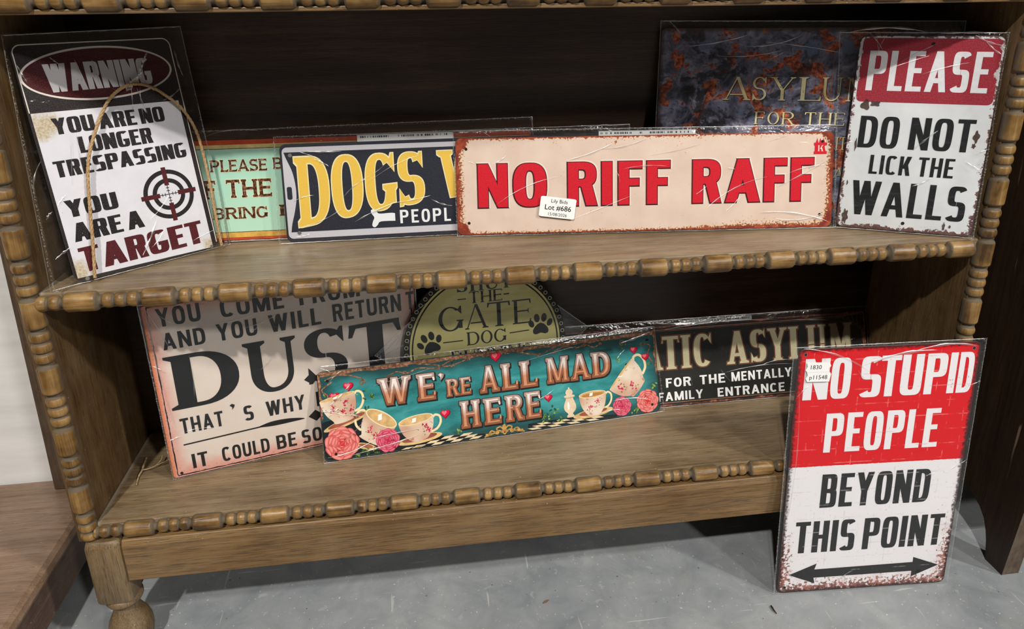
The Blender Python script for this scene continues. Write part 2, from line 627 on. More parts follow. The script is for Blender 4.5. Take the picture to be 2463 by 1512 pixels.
# ------------------------------------------------------------------ dark cabinet side at the right
cb = empty('dark_cabinet')
tag(cb, 'dark stained cabinet side with arched foot, beside the sign on the floor', 'cabinet')
out = [(-0.0421, 0.0), (-0.0165, 0.0), (-0.0140, 0.010), (-0.0112, 0.0235), (-0.0075, 0.0350), (-0.0010, 0.0480), (0.0085, 0.0580), (0.0189, 0.0640), (0.0338, 0.0690), (0.060, 0.0715),
       (0.095, 0.0705), (0.120, 0.066), (0.140, 0.057), (0.152, 0.045), (0.158, 0.030), (0.160, 0.0), (0.186, 0.0), (0.186, 0.35), (0.186, 1.10), (-0.0520, 1.10), (-0.0520, 0.15), (-0.0470, 0.08)]
b = MB()
x0, x1 = 0.9970, 1.0185
k = len(out)
b.mesh([(x0, y, z) for y, z in out] + [(x1, y, z) for y, z in out], [tuple(range(k)), tuple(range(2 * k - 1, k - 1, -1))], W_CAB)
b.mesh([(x0, y, z) for y, z in out] + [(x1, y, z) for y, z in out], [(i, k + i, k + (i + 1) % k, (i + 1) % k) for i in range(k)], W_CABE)
b.build('side_panel', cb, bevel=0.0012)
b = MB(); b.box(x1, x1 + 0.75, -0.035, 0.18, 0.10, 0.12, W_CAB); b.build('shelf', cb)
b = MB(); b.box(x1, x1 + 0.75, 0.18, 0.186, 0.10, 1.08, W_CAB); b.build('back_panel', cb)
b = MB(); b.box(x1 + 0.75, x1 + 0.7715, -0.042, 0.186, 0.0, 1.10, W_CAB); b.build('side_panel', cb)

# ------------------------------------------------------------------ lettering: every glyph is drawn from bars, diagonals and ring segments
class ST:
    def __init__(s, W, s_, t, n=2.6, serif=0.0, sth=0.05, thin=None, br=0.03, beak=0.0):
        s.W, s.s, s.t, s.n, s.serif, s.sth, s.br, s.beak = W, s_, t, n, serif, sth, br, beak
        s.thin = thin if thin is not None else s_


IMPACT = ST(0.52, 0.205, 0.15, 4.0)
BEBAS = ST(0.40, 0.150, 0.135, 4.2)
DIN = ST(0.66, 0.215, 0.175, 3.0)
DINC = ST(0.56, 0.165, 0.15, 2.7)
RND = ST(0.62, 0.165, 0.15, 2.4)
SERIF = ST(0.78, 0.145, 0.05, 2.0, 0.075, 0.035, 0.055, 0.03, 0.13)
DUSTF = ST(0.78, 0.225, 0.075, 2.2, 0.085, 0.045, 0.105, 0.05, 0.17)
SLAB = ST(0.54, 0.205, 0.12, 2.5, 0.055, 0.075, 0.16, 0.03, 0.08)
MADF = ST(0.66, 0.215, 0.16, 2.4, 0.055, 0.10, 0.18, 0.05, 0.08)
COPPER = ST(0.80, 0.165, 0.12, 2.1, 0.055, 0.065, 0.12, 0.04, 0.07)
DOGF = ST(0.60, 0.185, 0.085, 2.5, 0.06, 0.06, 0.17, 0.05, 0.12)

NARROW = {'I': None, 'E': .84, 'F': .80, 'L': .78, 'T': .92, 'S': .92, 'M': 1.34, 'W': 1.5, 'A': 1.12, 'N': 1.06, 'V': 1.08, 'Y': 1.06, 'K': 1.04, 'G': 1.02}


def gwidth(ch, st):
    if ch == ' ': return 0.42 * st.W + 0.10
    if ch == "'": return st.s * 0.9
    if ch == 'I': return st.s
    return st.W * NARROW.get(ch, 1.0)


def glyph(ch, st, e=0.0):
    """polygons of a letter in a box 0..w x 0..1; e grows every stroke (outlines)"""
    w = gwidth(ch, st)
    s, t, th, n = st.s, st.t, st.thin, st.n
    P = []
    sl, sh, br = st.serif, st.sth, st.br
    lv = [0]

    def add(p):
        P.append((lv[0], p))

    def rect(x0, y0, x1, y1):
        lv[0] += 1
        add([(x0 - e, y0 - e), (x1 + e, y0 - e), (x1 + e, y1 + e), (x0 - e, y1 + e)])

    def foot(xl, xr, y, d, ll=1.0, rr=1.0):
        if not sl: return
        lv[0] += 1
        a, c = xl - sl * ll - e, xr + sl * rr + e
        if d > 0:
            add([(a, y - e), (c, y - e), (c, y + sh + e), (xr + e, y + sh + br + e), (xl - e, y + sh + br + e), (a, y + sh + e)])
        else:
            add([(a, y + e), (a, y - sh - e), (xl - e, y - sh - br - e), (xr + e, y - sh - br - e), (c, y - sh - e), (c, y + e)])

    def V(x, y0=0.0, y1=1.0, k=None, fb=True, ft=True, rb=1.0, rt=1.0):
        k = s if k is None else k
        rect(x, y0, x + k, y1)
        if fb and y0 == 0: foot(x, x + k, 0, 1, 1, rb)
        if ft and y1 == 1: foot(x, x + k, 1, -1, 1, rt)

    def D(x0, y0, x1, y1, k, f0=False, f1=False):
        """parallelogram with left edge from (x0,y0) to (x1,y1), width k"""
        lv[0] += 1
        dx = (x1 - x0) / (y1 - y0)
        ex = e * sqrt(1 + dx * dx)
        ya, yb = y0 - e, y1 + e
        xa, xb = x0 - dx * e, x1 + dx * e
        add([(xa - ex, ya), (xa + k + ex, ya), (xb + k + ex, yb), (xb - ex, yb)])
        if f0: foot(x0, x0 + k, y0, 1)
        if f1: foot(x1, x1 + k, y1, -1)

    def H(y, x0, x1, k=None, bl=0, brk=0):
        k = t if k is None else k
        rect(x0, y, x1, y + k)
        b = st.beak
        lv[0] += 1 if b and (bl or brk) else 0
        if b and brk:
            yy = y + k if brk > 0 else y
            d = b if brk > 0 else -b
            add([(x1 - b * 0.55 - e, yy), (x1 + e, yy), (x1 + 0.02 + e, yy + d + math.copysign(e, d)), (x1 - 0.035 - e, yy + d + math.copysign(e, d))][::1 if d > 0 else -1])
        if b and bl:
            yy = y + k if bl > 0 else y
            d = b if bl > 0 else -b
            add([(x0 + b * 0.55 + e, yy), (x0 - e, yy), (x0 - 0.02 - e, yy + d + math.copysign(e, d)), (x0 + 0.035 + e, yy + d + math.copysign(e, d))][::-1 if d > 0 else 1])

    def R(cx, cy, rx, ry, a0, a1, sx=None, sy=None, sx2=None):
        lv[0] += 1
        sx = s if sx is None else sx
        sy = t if sy is None else sy
        sx2 = sx if sx2 is None else sx2          # thickness of the right side
        N = max(6, int(abs(a1 - a0) / 9))
        a0, a1 = radians(a0), radians(a1)
        if abs(a1 - a0) < 6.2 and e:
            d = e / max(rx, ry) * (1 if a1 > a0 else -1)
            a0 -= d; a1 += d
        prev = None
        for i in range(N + 1):
            a = a0 + (a1 - a0) * i / N
            c, q = cos(a), sin(a)
            pc = math.copysign(abs(c) ** (2 / n), c)
            pq = math.copysign(abs(q) ** (2 / n), q)
            kx = sx2 if c > 0 else sx
            o = (cx + pc * (rx + e), cy + pq * (ry + e))
            ii = (cx + pc * max(0.004, rx - kx - e), cy + pq * max(0.004, ry - sy - e))
            if prev: add([prev[0], o, ii, prev[1]])
            prev = (o, ii)

    rx = w / 2
    if ch == 'A':
        a = (w - s) / 2
        D(0, 0, a + (s - th) * 0.4, 1, th, True)
        D(w - s, 0, a, 1, s, True)
        H(0.22, w * 0.2, w * 0.80)
    elif ch == 'B':
        V(0, rb=0, rt=0)
        h = 0.5 + t / 2
        for cy, ry, ww in ((h / 2, h / 2, w), (1 - h / 2, h / 2, w * 0.96)):
            r = min(ww * 0.5, 0.34)
            R(ww - r, cy, r, ry, -90, 90)
            H(cy - ry, s * .5, ww - r); H(cy + ry - t, s * .5, ww - r)
    elif ch == 'C':
        R(rx, .5, rx, .5, 42, 318)
        if st.beak:
            lv[0] += 1
            add([(w * .80 - e, .83), (w + e, .66 - e), (w + e, 1 + e), (w * .93 - e, 1 + e)])
    elif ch == 'D':
        r = min(w * 0.62, 0.5)
        V(0, rb=0, rt=0)
        R(w - r, .5, r, .5, -90, 90)
        H(0, s * .5, w - r); H(1 - t, s * .5, w - r)
    elif ch in 'EF':
        V(0, rb=0 if ch == 'E' else 1, rt=0)
        H(1 - t, s * .5, w, brk=-1)
        H(.5 - t * .5 + .02, s * .5, w * .88)
        if st.beak:
            lv[0] += 1
            xx = w * .88; yc = .52
            add([(xx - .06 - e, yc - t / 2), (xx - .02 - e, yc - st.beak * .75 - e), (xx + e, yc - st.beak * .75 - e), (xx + e, yc + st.beak * .75 + e), (xx - .02 - e, yc + st.beak * .75 + e), (xx - .06 - e, yc + t / 2)])
        if ch == 'E': H(0, s * .5, w, brk=1)
    elif ch == 'G':
        R(rx, .5, rx, .5, 45, 338)
        if st.beak:
            lv[0] += 1
            add([(w * .80 - e, .83), (w * .98 + e, .67 - e), (w * .98 + e, 1 + e), (w * .92 - e, 1 + e)])
            rect(w - s, .10, w, .44); foot(w - s, w, .44, -1, 1, .6)
        else:
            rect(w - s, .16, w, .50); rect(w * .50, .50 - t, w, .50)
            rect(w - s, .02, w, .2) if False else None
    elif ch == 'H':
        V(0); V(w - s); H(.5 - t / 2, s * .5, w - s * .5)
    elif ch == 'I':
        V(0)
    elif ch == 'K':
        V(0)
        D(s * .7, .36, w - th * 1.25, 1, th * 1.25, False, True)
        D(w - s * 1.1, 0, s * 1.15, .62, s * 1.1, True)
    elif ch == 'L':
        V(0, rb=0); H(0, s * .5, w, brk=1)
    elif ch == 'M':
        V(0, k=th); V(w - s)
        D(w / 2 - s * .5, 0.0 if not sl else .02, th * .15, 1, s)
        D(w / 2 - th * .5, 0.0 if not sl else .02, w - s * .15 - th, 1, th)
    elif ch == 'N':
        V(0, k=th); V(w - th, ft=True, fb=False)
        D(w - s * 1.02, 0, 0, 1, s * 1.02)
    elif ch == 'O':
        R(rx, .5, rx, .5, 0, 360)
    elif ch in 'PR':
        V(0, rt=0)
        y0 = .42 if ch == 'P' else .44
        ry = (1 - y0) / 2
        r = min(w * .5, .36)
        ww = w if ch == 'P' else w * .97
        R(ww - r, 1 - ry, r, ry, -90, 90)
        H(1 - t, s * .5, ww - r); H(y0, s * .5, ww - r)
        if ch == 'R':
            D(w - s * 1.05, 0, w * .42, y0 + t * .6, s * 1.05, False)
            if sl: foot(w - s * .9, w, 0, 1, .3, .8)
    elif ch == 'S':
        h = (1 + t) / 2
        rr = h / 2
        R(rx * .97, 1 - rr, rx * .96, rr, 28, 270)
        R(rx, rr, rx, rr, 90, -152)
        if st.beak:
            lv[0] += 1
            add([(w * .76 - e, .88), (w * .95 + e, .70 - e), (w * .95 + e, 1 + e), (w * .88 - e, 1 + e)])
            add([(w * .24 + e, .12), (w * .04 - e, .32 + e), (w * .02 - e, 0 - e), (w * .11 + e, 0 - e)])
    elif ch == 'T':
        V((w - s) / 2, ft=False); H(1 - t, 0, w, bl=-1, brk=-1)
    elif ch == 'U':
        k = .34 if n > 3 else .40
        rect(0, k, s, 1); rect(w - th, k, w, 1)
        foot(0, s, 1, -1); foot(w - th, w, 1, -1)
        R(rx, k, rx, k, 180, 360, s, t * 1.1, th)
    elif ch == 'V':
        D((w - s) / 2, 0, 0, 1, s, False, True); D((w - th) / 2, 0, w - th, 1, th, False, True)
    elif ch == 'W':
        q = (w - s) / 4
        D(q + .0, 0, 0, 1, s, False, True); D(q + (s - th) / 2, 0, 2 * q + (s - th) / 2, 1, th)
        D(3 * q, 0, 2 * q, 1, s); D(3 * q + (s - th) / 2, 0, 4 * q + (s - th), 1, th, False, True)
    elif ch == 'Y':
        V((w - s) / 2, 0, .45, ft=False)
        D((w - s) / 2, .42, 0, 1, s, False, True)
        D((w - s) / 2 + (s - th) / 2, .42, w - th, 1, th, False, True)
    elif ch == "'":
        add([(0 - e, .93), (s * .45, 1.02 + e), (s * .95 + e, .93), (s * .8 + e, .78), (s * .35, .62 - e), (s * .45, .78)])
    return P, w


def layer_y(k):
    return -(0.0007 + k * 0.00009)


class Art(MB):
    """drawing on a sign face; u,v in millimetres from the plate's lower left corner"""
    def __init__(s, w):
        super().__init__()
        s.hw = w / 2

    def poly(s, pts, m, k=1):
        y = layer_y(k)
        a = sum(pts[i - 1][0] * pts[i][1] - pts[i][0] * pts[i - 1][1] for i in range(len(pts)))
        if a < 0: pts = pts[::-1]
        s.face([(p[0] * .001 - s.hw, y, p[1] * .001) for p in pts], m, [(p[0] * .001, p[1] * .001) for p in pts])

    def rrect(s, u0, v0, u1, v1, r, m, k=1):
        s.poly(rr_pts(u0, v0, u1, v1, r), m, k)

    def ell(s, cu, cv, ru, rv, m, k=1, rot=0, n=36, a0=0, a1=360, wob=0, lob=5, ph=0):
        pts = []
        full = abs(a1 - a0) >= 360
        N = n if full else n + 1
        for i in range(N):
            a = radians(a0 + (a1 - a0) * i / n)
            f = 1 + wob * sin(lob * a + ph)
            x, y = ru * cos(a) * f, rv * sin(a) * f
            pts.append((cu + x * cos(rot) - y * sin(rot), cv + x * sin(rot) + y * cos(rot)))
        s.poly(pts, m, k)

    def ring(s, cu, cv, ru, rv, wd, m, k=1, n=64, a0=0, a1=360):
        for i in range(n):
            q0, q1 = radians(a0 + (a1 - a0) * i / n), radians(a0 + (a1 - a0) * (i + 1) / n)
            s.poly([(cu + ru * cos(q0), cv + rv * sin(q0)), (cu + ru * cos(q1), cv + rv * sin(q1)),
                    (cu + (ru - wd) * cos(q1), cv + (rv - wd) * sin(q1)), (cu + (ru - wd) * cos(q0), cv + (rv - wd) * sin(q0))], m, k)

    def stroke(s, pts, wd, m, k=1):
        n = len(pts)
        L, Rr = [], []
        for i in range(n):
            a, c = pts[max(0, i - 1)], pts[min(n - 1, i + 1)]
            dx, dy = c[0] - a[0], c[1] - a[1]
            d = sqrt(dx * dx + dy * dy) or 1
            h = (wd[i] if isinstance(wd, (list, tuple)) else wd) / 2
            L.append((pts[i][0] - dy / d * h, pts[i][1] + dx / d * h))
            Rr.append((pts[i][0] + dy / d * h, pts[i][1] - dx / d * h))
        for i in range(n - 1):
            s.poly([L[i], L[i + 1], Rr[i + 1], Rr[i]], m, k)

    def letter(s, ch, u0, u1, v0, v1, st, m, k=2, e=0.0, warp=None):
        P, w = glyph(ch, st, e)
        for lev, p in P:
            q = [(u0 + x / w * (u1 - u0), v0 + y * (v1 - v0)) for x, y in p]
            if warp: q = [warp(*c) for c in q]
            s.poly(q, m, k + lev * 0.085)

    def line(s, text, u0, u1, v0, v1, st, m, k=2, e=0.0, track=0.10, space=None, warp=None):
        pos, x = [], 0.0
        for i, ch in enumerate(text):
            gw = gwidth(ch, st)
            if ch == ' ':
                x += (space if space is not None else 0.26)
                continue
            pos.append((ch, x, x + gw))
            x += gw + track
        tot = pos[-1][2]
        f = (u1 - u0) / tot
        for ch, a, b_ in pos:
            s.letter(ch, u0 + a * f, u0 + b_ * f, v0, v1, st, m, k, e, warp)

    def small(s, text, cu, cv, size, m, k=3, rot=0.0, bold=0.0):
        cu_ = bpy.data.curves.new('t', 'FONT')
        cu_.body = text
        cu_.size = 1.0
        cu_.offset = bold
        cu_.align_x = 'CENTER'
        cu_.align_y = 'CENTER'
        cu_.resolution_u = 3
        o = bpy.data.objects.new('t', cu_)
        COL.objects.link(o)
        bpy.context.view_layer.update()
        me = o.evaluated_get(bpy.context.evaluated_depsgraph_get()).to_mesh()
        c, q = cos(rot), sin(rot)
        polys = [[(v_.x, v_.y) for v_ in (me.vertices[i].co for i in p.vertices)] for p in me.polygons]
        o.evaluated_get(bpy.context.evaluated_depsgraph_get()).to_mesh_clear()
        bpy.data.objects.remove(o)
        bpy.data.curves.remove(cu_)
        for p in polys:
            s.poly([(cu + size * (x * c - y * q), cv + size * (x * q + y * c)) for x, y in p], m, k)


def rr_pts(u0, v0, u1, v1, r, n=5):
    pts = []
    for cx, cy, a in ((u1 - r, v1 - r, 0), (u0 + r, v1 - r, 90), (u0 + r, v0 + r, 180), (u1 - r, v0 + r, 270)):
        for i in range(n + 1):
            q = radians(a + 90 * i / n)
            pts.append((cx + r * cos(q), cy + r * sin(q)))
    return pts


def spline(pts, n=8):
    """Catmull-Rom through the points"""
    out = []
    m = len(pts)
    for i in range(m - 1):
        p0, p1, p2, p3 = pts[max(0, i - 1)], pts[i], pts[i + 1], pts[min(m - 1, i + 2)]
        for j in range(n):
            t = j / n
            out.append(tuple(0.5 * (2 * b_ + (c - a) * t + (2 * a - 5 * b_ + 4 * c - d) * t * t + (-a + 3 * b_ - 3 * c + d) * t ** 3) for a, b_, c, d in zip(p0, p1, p2, p3)))
    out.append(tuple(pts[-1]))
    return out


# ------------------------------------------------------------------ sign helpers
def sign(name, x, y, z, yaw, tilt, w, label, cat='sign', group=None):
    """an Empty at the middle of the lower edge; front is local -Y"""
    loc = (x + cos(yaw) * w / 2, y - sin(yaw) * w / 2, z)
    o = empty(name, loc, (-tilt, 0, -yaw))
    return tag(o, label, cat, group)


def plate(parent, pts, w, m, edge_m, name='plate', thick=0.0011):
    """stamped tin plate: flat face with a folded-back rounded rim"""
    b = MB()
    k = len(pts)
    cx = sum(p[0] for p in pts) / k
    cy = sum(p[1] for p in pts) / k
    def ringv(sh, y):
        vs = []
        for u, v in pts:
            d = sqrt((u - cx) ** 2 + (v - cy) ** 2)
            f = (d - sh) / d
            vs.append(((cx + (u - cx) * f) * .001 - w / 2, y, (cy + (v - cy) * f) * .001))
        return vs
    y0 = -0.0006
    vs = ringv(0.9, y0) + ringv(0.15, y0 + 0.0003) + ringv(0.0, y0 + thick * .6) + ringv(0.3, y0 + thick)
    b.face(vs[:k], m, [(v[0] + w / 2, v[2]) for v in vs[:k]])
    fs = []
    for j in range(3):
        for i in range(k):
            i2 = (i + 1) % k
            fs.append((j * k + i, (j + 1) * k + i, (j + 1) * k + i2, j * k + i2))
    fs.append(tuple(3 * k + i for i in range(k))[::-1])
    b.mesh(vs, fs, edge_m)
    return b.build(name, parent)


def sleeve(parent, w, h, c, seed=1, ncrease=10, creases=(), puff=1.0, res=5.0, amp=1.0, name='plastic_sleeve', bend=0.0, bendr=0.0):
    """clear bag around a plate: two wavy films welded at the rim, with raised creases; c = BL, BR, TR, TL in mm"""
    rnd = random.Random(seed)
    b = MB()
    BL, BR, TR, TL = c
    W_, H_ = max(BR[0] - BL[0], TR[0] - TL[0]), max(TL[1] - BL[1], TR[1] - BR[1])
    nx, ny = max(10, int(W_ / res)), max(10, int(H_ / res))
    wm, hm = w * 1000, h * 1000
    dirs = [(rnd.uniform(-1, 1), rnd.uniform(-1, 1), rnd.uniform(0, 9)) for _ in range(4)]

    def uvpos(i, j):
        a, d = i / nx, j / ny
        u = (BL[0] * (1 - a) + BR[0] * a) * (1 - d) + (TL[0] * (1 - a) + TR[0] * a) * d
        v = (BL[1] * (1 - a) + BR[1] * a) * (1 - d) + (TL[1] * (1 - a) + TR[1] * a) * d
        return u, v

    def rim(i, j):
        a, d = i / nx, j / ny
        return min(a * W_, (1 - a) * W_, d * H_, (1 - d) * H_)

    def off(u, v, e):
        f = min(1.0, e / 3.0)
        f = f * f * (3 - 2 * f)
        ox = max(-u, u - wm, -v, v - hm, 0.0)
        out_ = min(1.0, ox / 4.0)
        p = Vector((u * .02, v * .02, seed * 3.1))
        nz = mnoise.noise(p * 1.3) * 0.9 + mnoise.noise(p * 3.7) * 0.35
        rg = 0.0
        for dx, dy, ph in dirs:
            q = (u * dx + v * dy) * 0.045 + ph + 1.5 * mnoise.noise(Vector((u * .012, v * .012, ph)))
            rg += max(0.0, 1 - abs(sin(q)) * 3.0) * 0.35 * (0.5 + mnoise.noise(Vector((u * .02 + ph, v * .02, seed))))
        val = 1.9 * puff + max(-0.75, nz * 0.55 + max(0, rg)) * amp * (1 + 0.8 * out_)
        if ox > 0: val = val * (1 - 0.75 * out_)
        return val * f

    for side in (0, 1):
        vs, fs, uvs = [], [], []
        for j in range(ny + 1):
            for i in range(nx + 1):
                u, v = uvpos(i, j)
                e = rim(i, j)
                if e == 0:
                    ww = 0.55 * mnoise.noise(Vector((u * .09, v * .09, seed)))
                    if i in (0, nx): u += ww
                    if j in (0, ny): v += ww if v > hm / 2 else abs(ww) * .6
                o_ = off(u, v, e)
                if side == 0:
                    y = -o_ * .001
                else:
                    y = (0.55 + 0.25 * mnoise.noise(Vector((u * .03, v * .03, seed + 50)))) * min(1, e / 3) * .001
                y -= bend * max(0.0, -u) * .001
                y += bendr * max(0.0, u - wm * .9) * .001
                vs.append((u * .001 - w / 2, y, v * .001))
                uvs.append((u * .001, v * .001))
                b.att.setdefault('edge', []).append(e * .001)
        base = len(b.v)
        b.v += vs
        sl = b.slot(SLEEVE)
        for j in range(ny):
            for i in range(nx):
                q = [j * (nx + 1) + i, j * (nx + 1) + i + 1, (j + 1) * (nx + 1) + i + 1, (j + 1) * (nx + 1) + i]
                if side: q = q[::-1]
                b.f.append([base + t for t in q])
                b.mi.append(sl)
                b.uvs.append([uvs[t] for t in q])
    # raised creases pulled across the film
    cr = list(creases)
    for _ in range(ncrease):
        u, v = rnd.uniform(0.03, .97) * wm, rnd.uniform(.05, .95) * hm
        if rnd.random() < .5:
            u = rnd.choice((0.04, .96)) * wm + rnd.uniform(-6, 6)
        a = rnd.choice((1, 1, -1)) * radians(rnd.uniform(8, 48))
        L = rnd.uniform(7, 30)
        cr.append(((u - cos(a) * L / 2, v - sin(a) * L / 2), (u + cos(a) * L / 2, v + sin(a) * L / 2), rnd.uniform(.35, .8)))
    for p, q, wd in cr:
        N = 12
        pts = []
        bend = rnd.uniform(-.08, .08)
        for i in range(N + 1):
            f = i / N
            u = p[0] + (q[0] - p[0]) * f - (q[1] - p[1]) * bend * 4 * f * (1 - f)
            v = p[1] + (q[1] - p[1]) * f + (q[0] - p[0]) * bend * 4 * f * (1 - f)
            pts.append((u, v))
        L = sqrt((q[0] - p[0]) ** 2 + (q[1] - p[1]) ** 2) or 1
        px, py = -(q[1] - p[1]) / L, (q[0] - p[0]) / L
        base = len(b.v)
        for i, (u, v) in enumerate(pts):
            f = i / N
            hw = 1.35 * wd * (sin(pi * min(1, max(0.02, f))) ** .6) * (0.75 + .35 * sin(f * 17 + wd * 40))
            o_ = off(u, v, 9.0)
            for k in range(6):
                a = pi * k / 5
                b.v.append(((u + px * hw * cos(a)) * .001 - w / 2, -(o_ + hw * .52 * sin(a) ** 2 - .03) * .001, (v + py * hw * cos(a)) * .001))
                b.att['edge'].append(.02)
        sl = b.slot(FOLD)
        for i in range(N):
            for k in range(5):
                b.f.append([base + i * 6 + k, base + i * 6 + k + 1, base + (i + 1) * 6 + k + 1, base + (i + 1) * 6 + k])
                b.mi.append(sl)
                b.uvs.append([(0, 0)] * 4)
    sl = b.slot(FOLD)
    loop = [uvpos(i, 0) for i in range(0, nx)] + [uvpos(nx, j) for j in range(0, ny)] + [uvpos(i, ny) for i in range(nx, 0, -1)] + [uvpos(0, j) for j in range(ny, 0, -1)]
    n_ = len(loop)
    mu, mv = sum(p[0] for p in loop) / n_, sum(p[1] for p in loop) / n_
    base = len(b.v)
    for i, (u, v) in enumerate(loop):
        u0, v0 = loop[i - 1]; u1, v1 = loop[(i + 1) % n_]
        L = sqrt((u1 - u0) ** 2 + (v1 - v0) ** 2) or 1
        qx, qy = -(v1 - v0) / L, (u1 - u0) / L
        wd = .38 + .22 * mnoise.noise(Vector((u * .21, v * .21, seed + 7)))
        for k in range(5):
            a = pi * k / 4
            uu, vv = u + qx * (wd + .3 + wd * cos(a)), v + qy * (wd + .3 + wd * cos(a))
            y = -(.25 + .42 * wd * sin(a) ** 2 + .25 * abs(mnoise.noise(Vector((u * .15, v * .15, seed + 3))))) * .001
            y += (bendr * max(0.0, u - wm * .9) - bend * max(0.0, -u)) * .001
            b.v.append((uu * .001 - w / 2, y, vv * .001))
            b.att['edge'].append(.02)
    for i in range(n_):
        for k in range(4):
            i2 = (i + 1) % n_
            b.f.append([base + i * 5 + k, base + i * 5 + k + 1, base + i2 * 5 + k + 1, base + i2 * 5 + k])
            b.mi.append(sl)
            b.uvs.append([(0, 0)] * 4)
    return b.build(name, parent, smooth=True)


# ------------------------------------------------------------------ printed-tin materials
def uvsep(g):
    o = g.xyz(g.coord('UV'))
    return g.coord('UV'), o[0], o[1]


def edge_d(g, u, v, w, h):
    return g.math('MINIMUM', g.math('MINIMUM', u, g.sub(w, u)), g.math('MINIMUM', v, g.sub(h, v)))


INK = plain('black_ink', (0.012, 0.012, 0.013), 0.42, 0.3, 900)
INKSOFT = plain('charcoal_ink', (0.016, 0.017, 0.018), 0.42, 0.25, 500)
HOLE = plain('punched_hole', (0.01, 0.009, 0.008), 0.8)
HOLEM = plain('hole_rim', (0.35, 0.33, 0.30), 0.35, metal=0.8)
PAPER = plain('sticker_paper', (0.80, 0.79, 0.77), 0.6)
TINB = plain('tin_back_edge', (0.06, 0.05, 0.045), 0.4, metal=0.5)
LABELSHADED = plain('shaded_label_paper', (0.42, 0.42, 0.42), 0.6)  # white label paper, greyed so its colour carries the shade behind the film
BARS = plain('label_print', (0.03, 0.03, 0.03), 0.6)


def speckled(name, col, spk, scale=900, thr=0.62, rough=0.4, f=0.7):
    g = G(name)
    uv = g.coord('UV')
    n = g.noise(uv, scale, 2)
    c = g.mix(g.mul(g.sm(n, thr, thr + .08), f), col, spk)
    return g.done(c, rough, None, 0.18)


def back_label(parent, w, u0, u1, v0, v1, seed=0):
    a = Art(w)
    a.poly([(u0, v0), (u1, v0), (u1, v1), (u0, v1)], LABELSHADED, -3)
    rnd = random.Random(seed)
    x = u0 + 2
    while x < u1 - 3:
        d = rnd.uniform(.4, 1.6)
        if rnd.random() < .7 and not (u0 + (u1 - u0) * .33 < x < u0 + (u1 - u0) * .42):
            a.poly([(x, v1 - 3.6), (x + d, v1 - 3.6), (x + d, v1 - 1.6), (x, v1 - 1.6)], BARS, -2)
        x += d + rnd.uniform(.4, 1.2)
    a.poly([(u0, v1 - .5), (u1, v1 - .5), (u1, v1 - .2), (u0, v1 - .2)], BARS, -2)
    return a.build('back_label', parent)

SM, SL, FL = Z_MID + 0.0024, Z_LOW + 0.0024, 0.0024     # plates stand on the folded hem of their bags

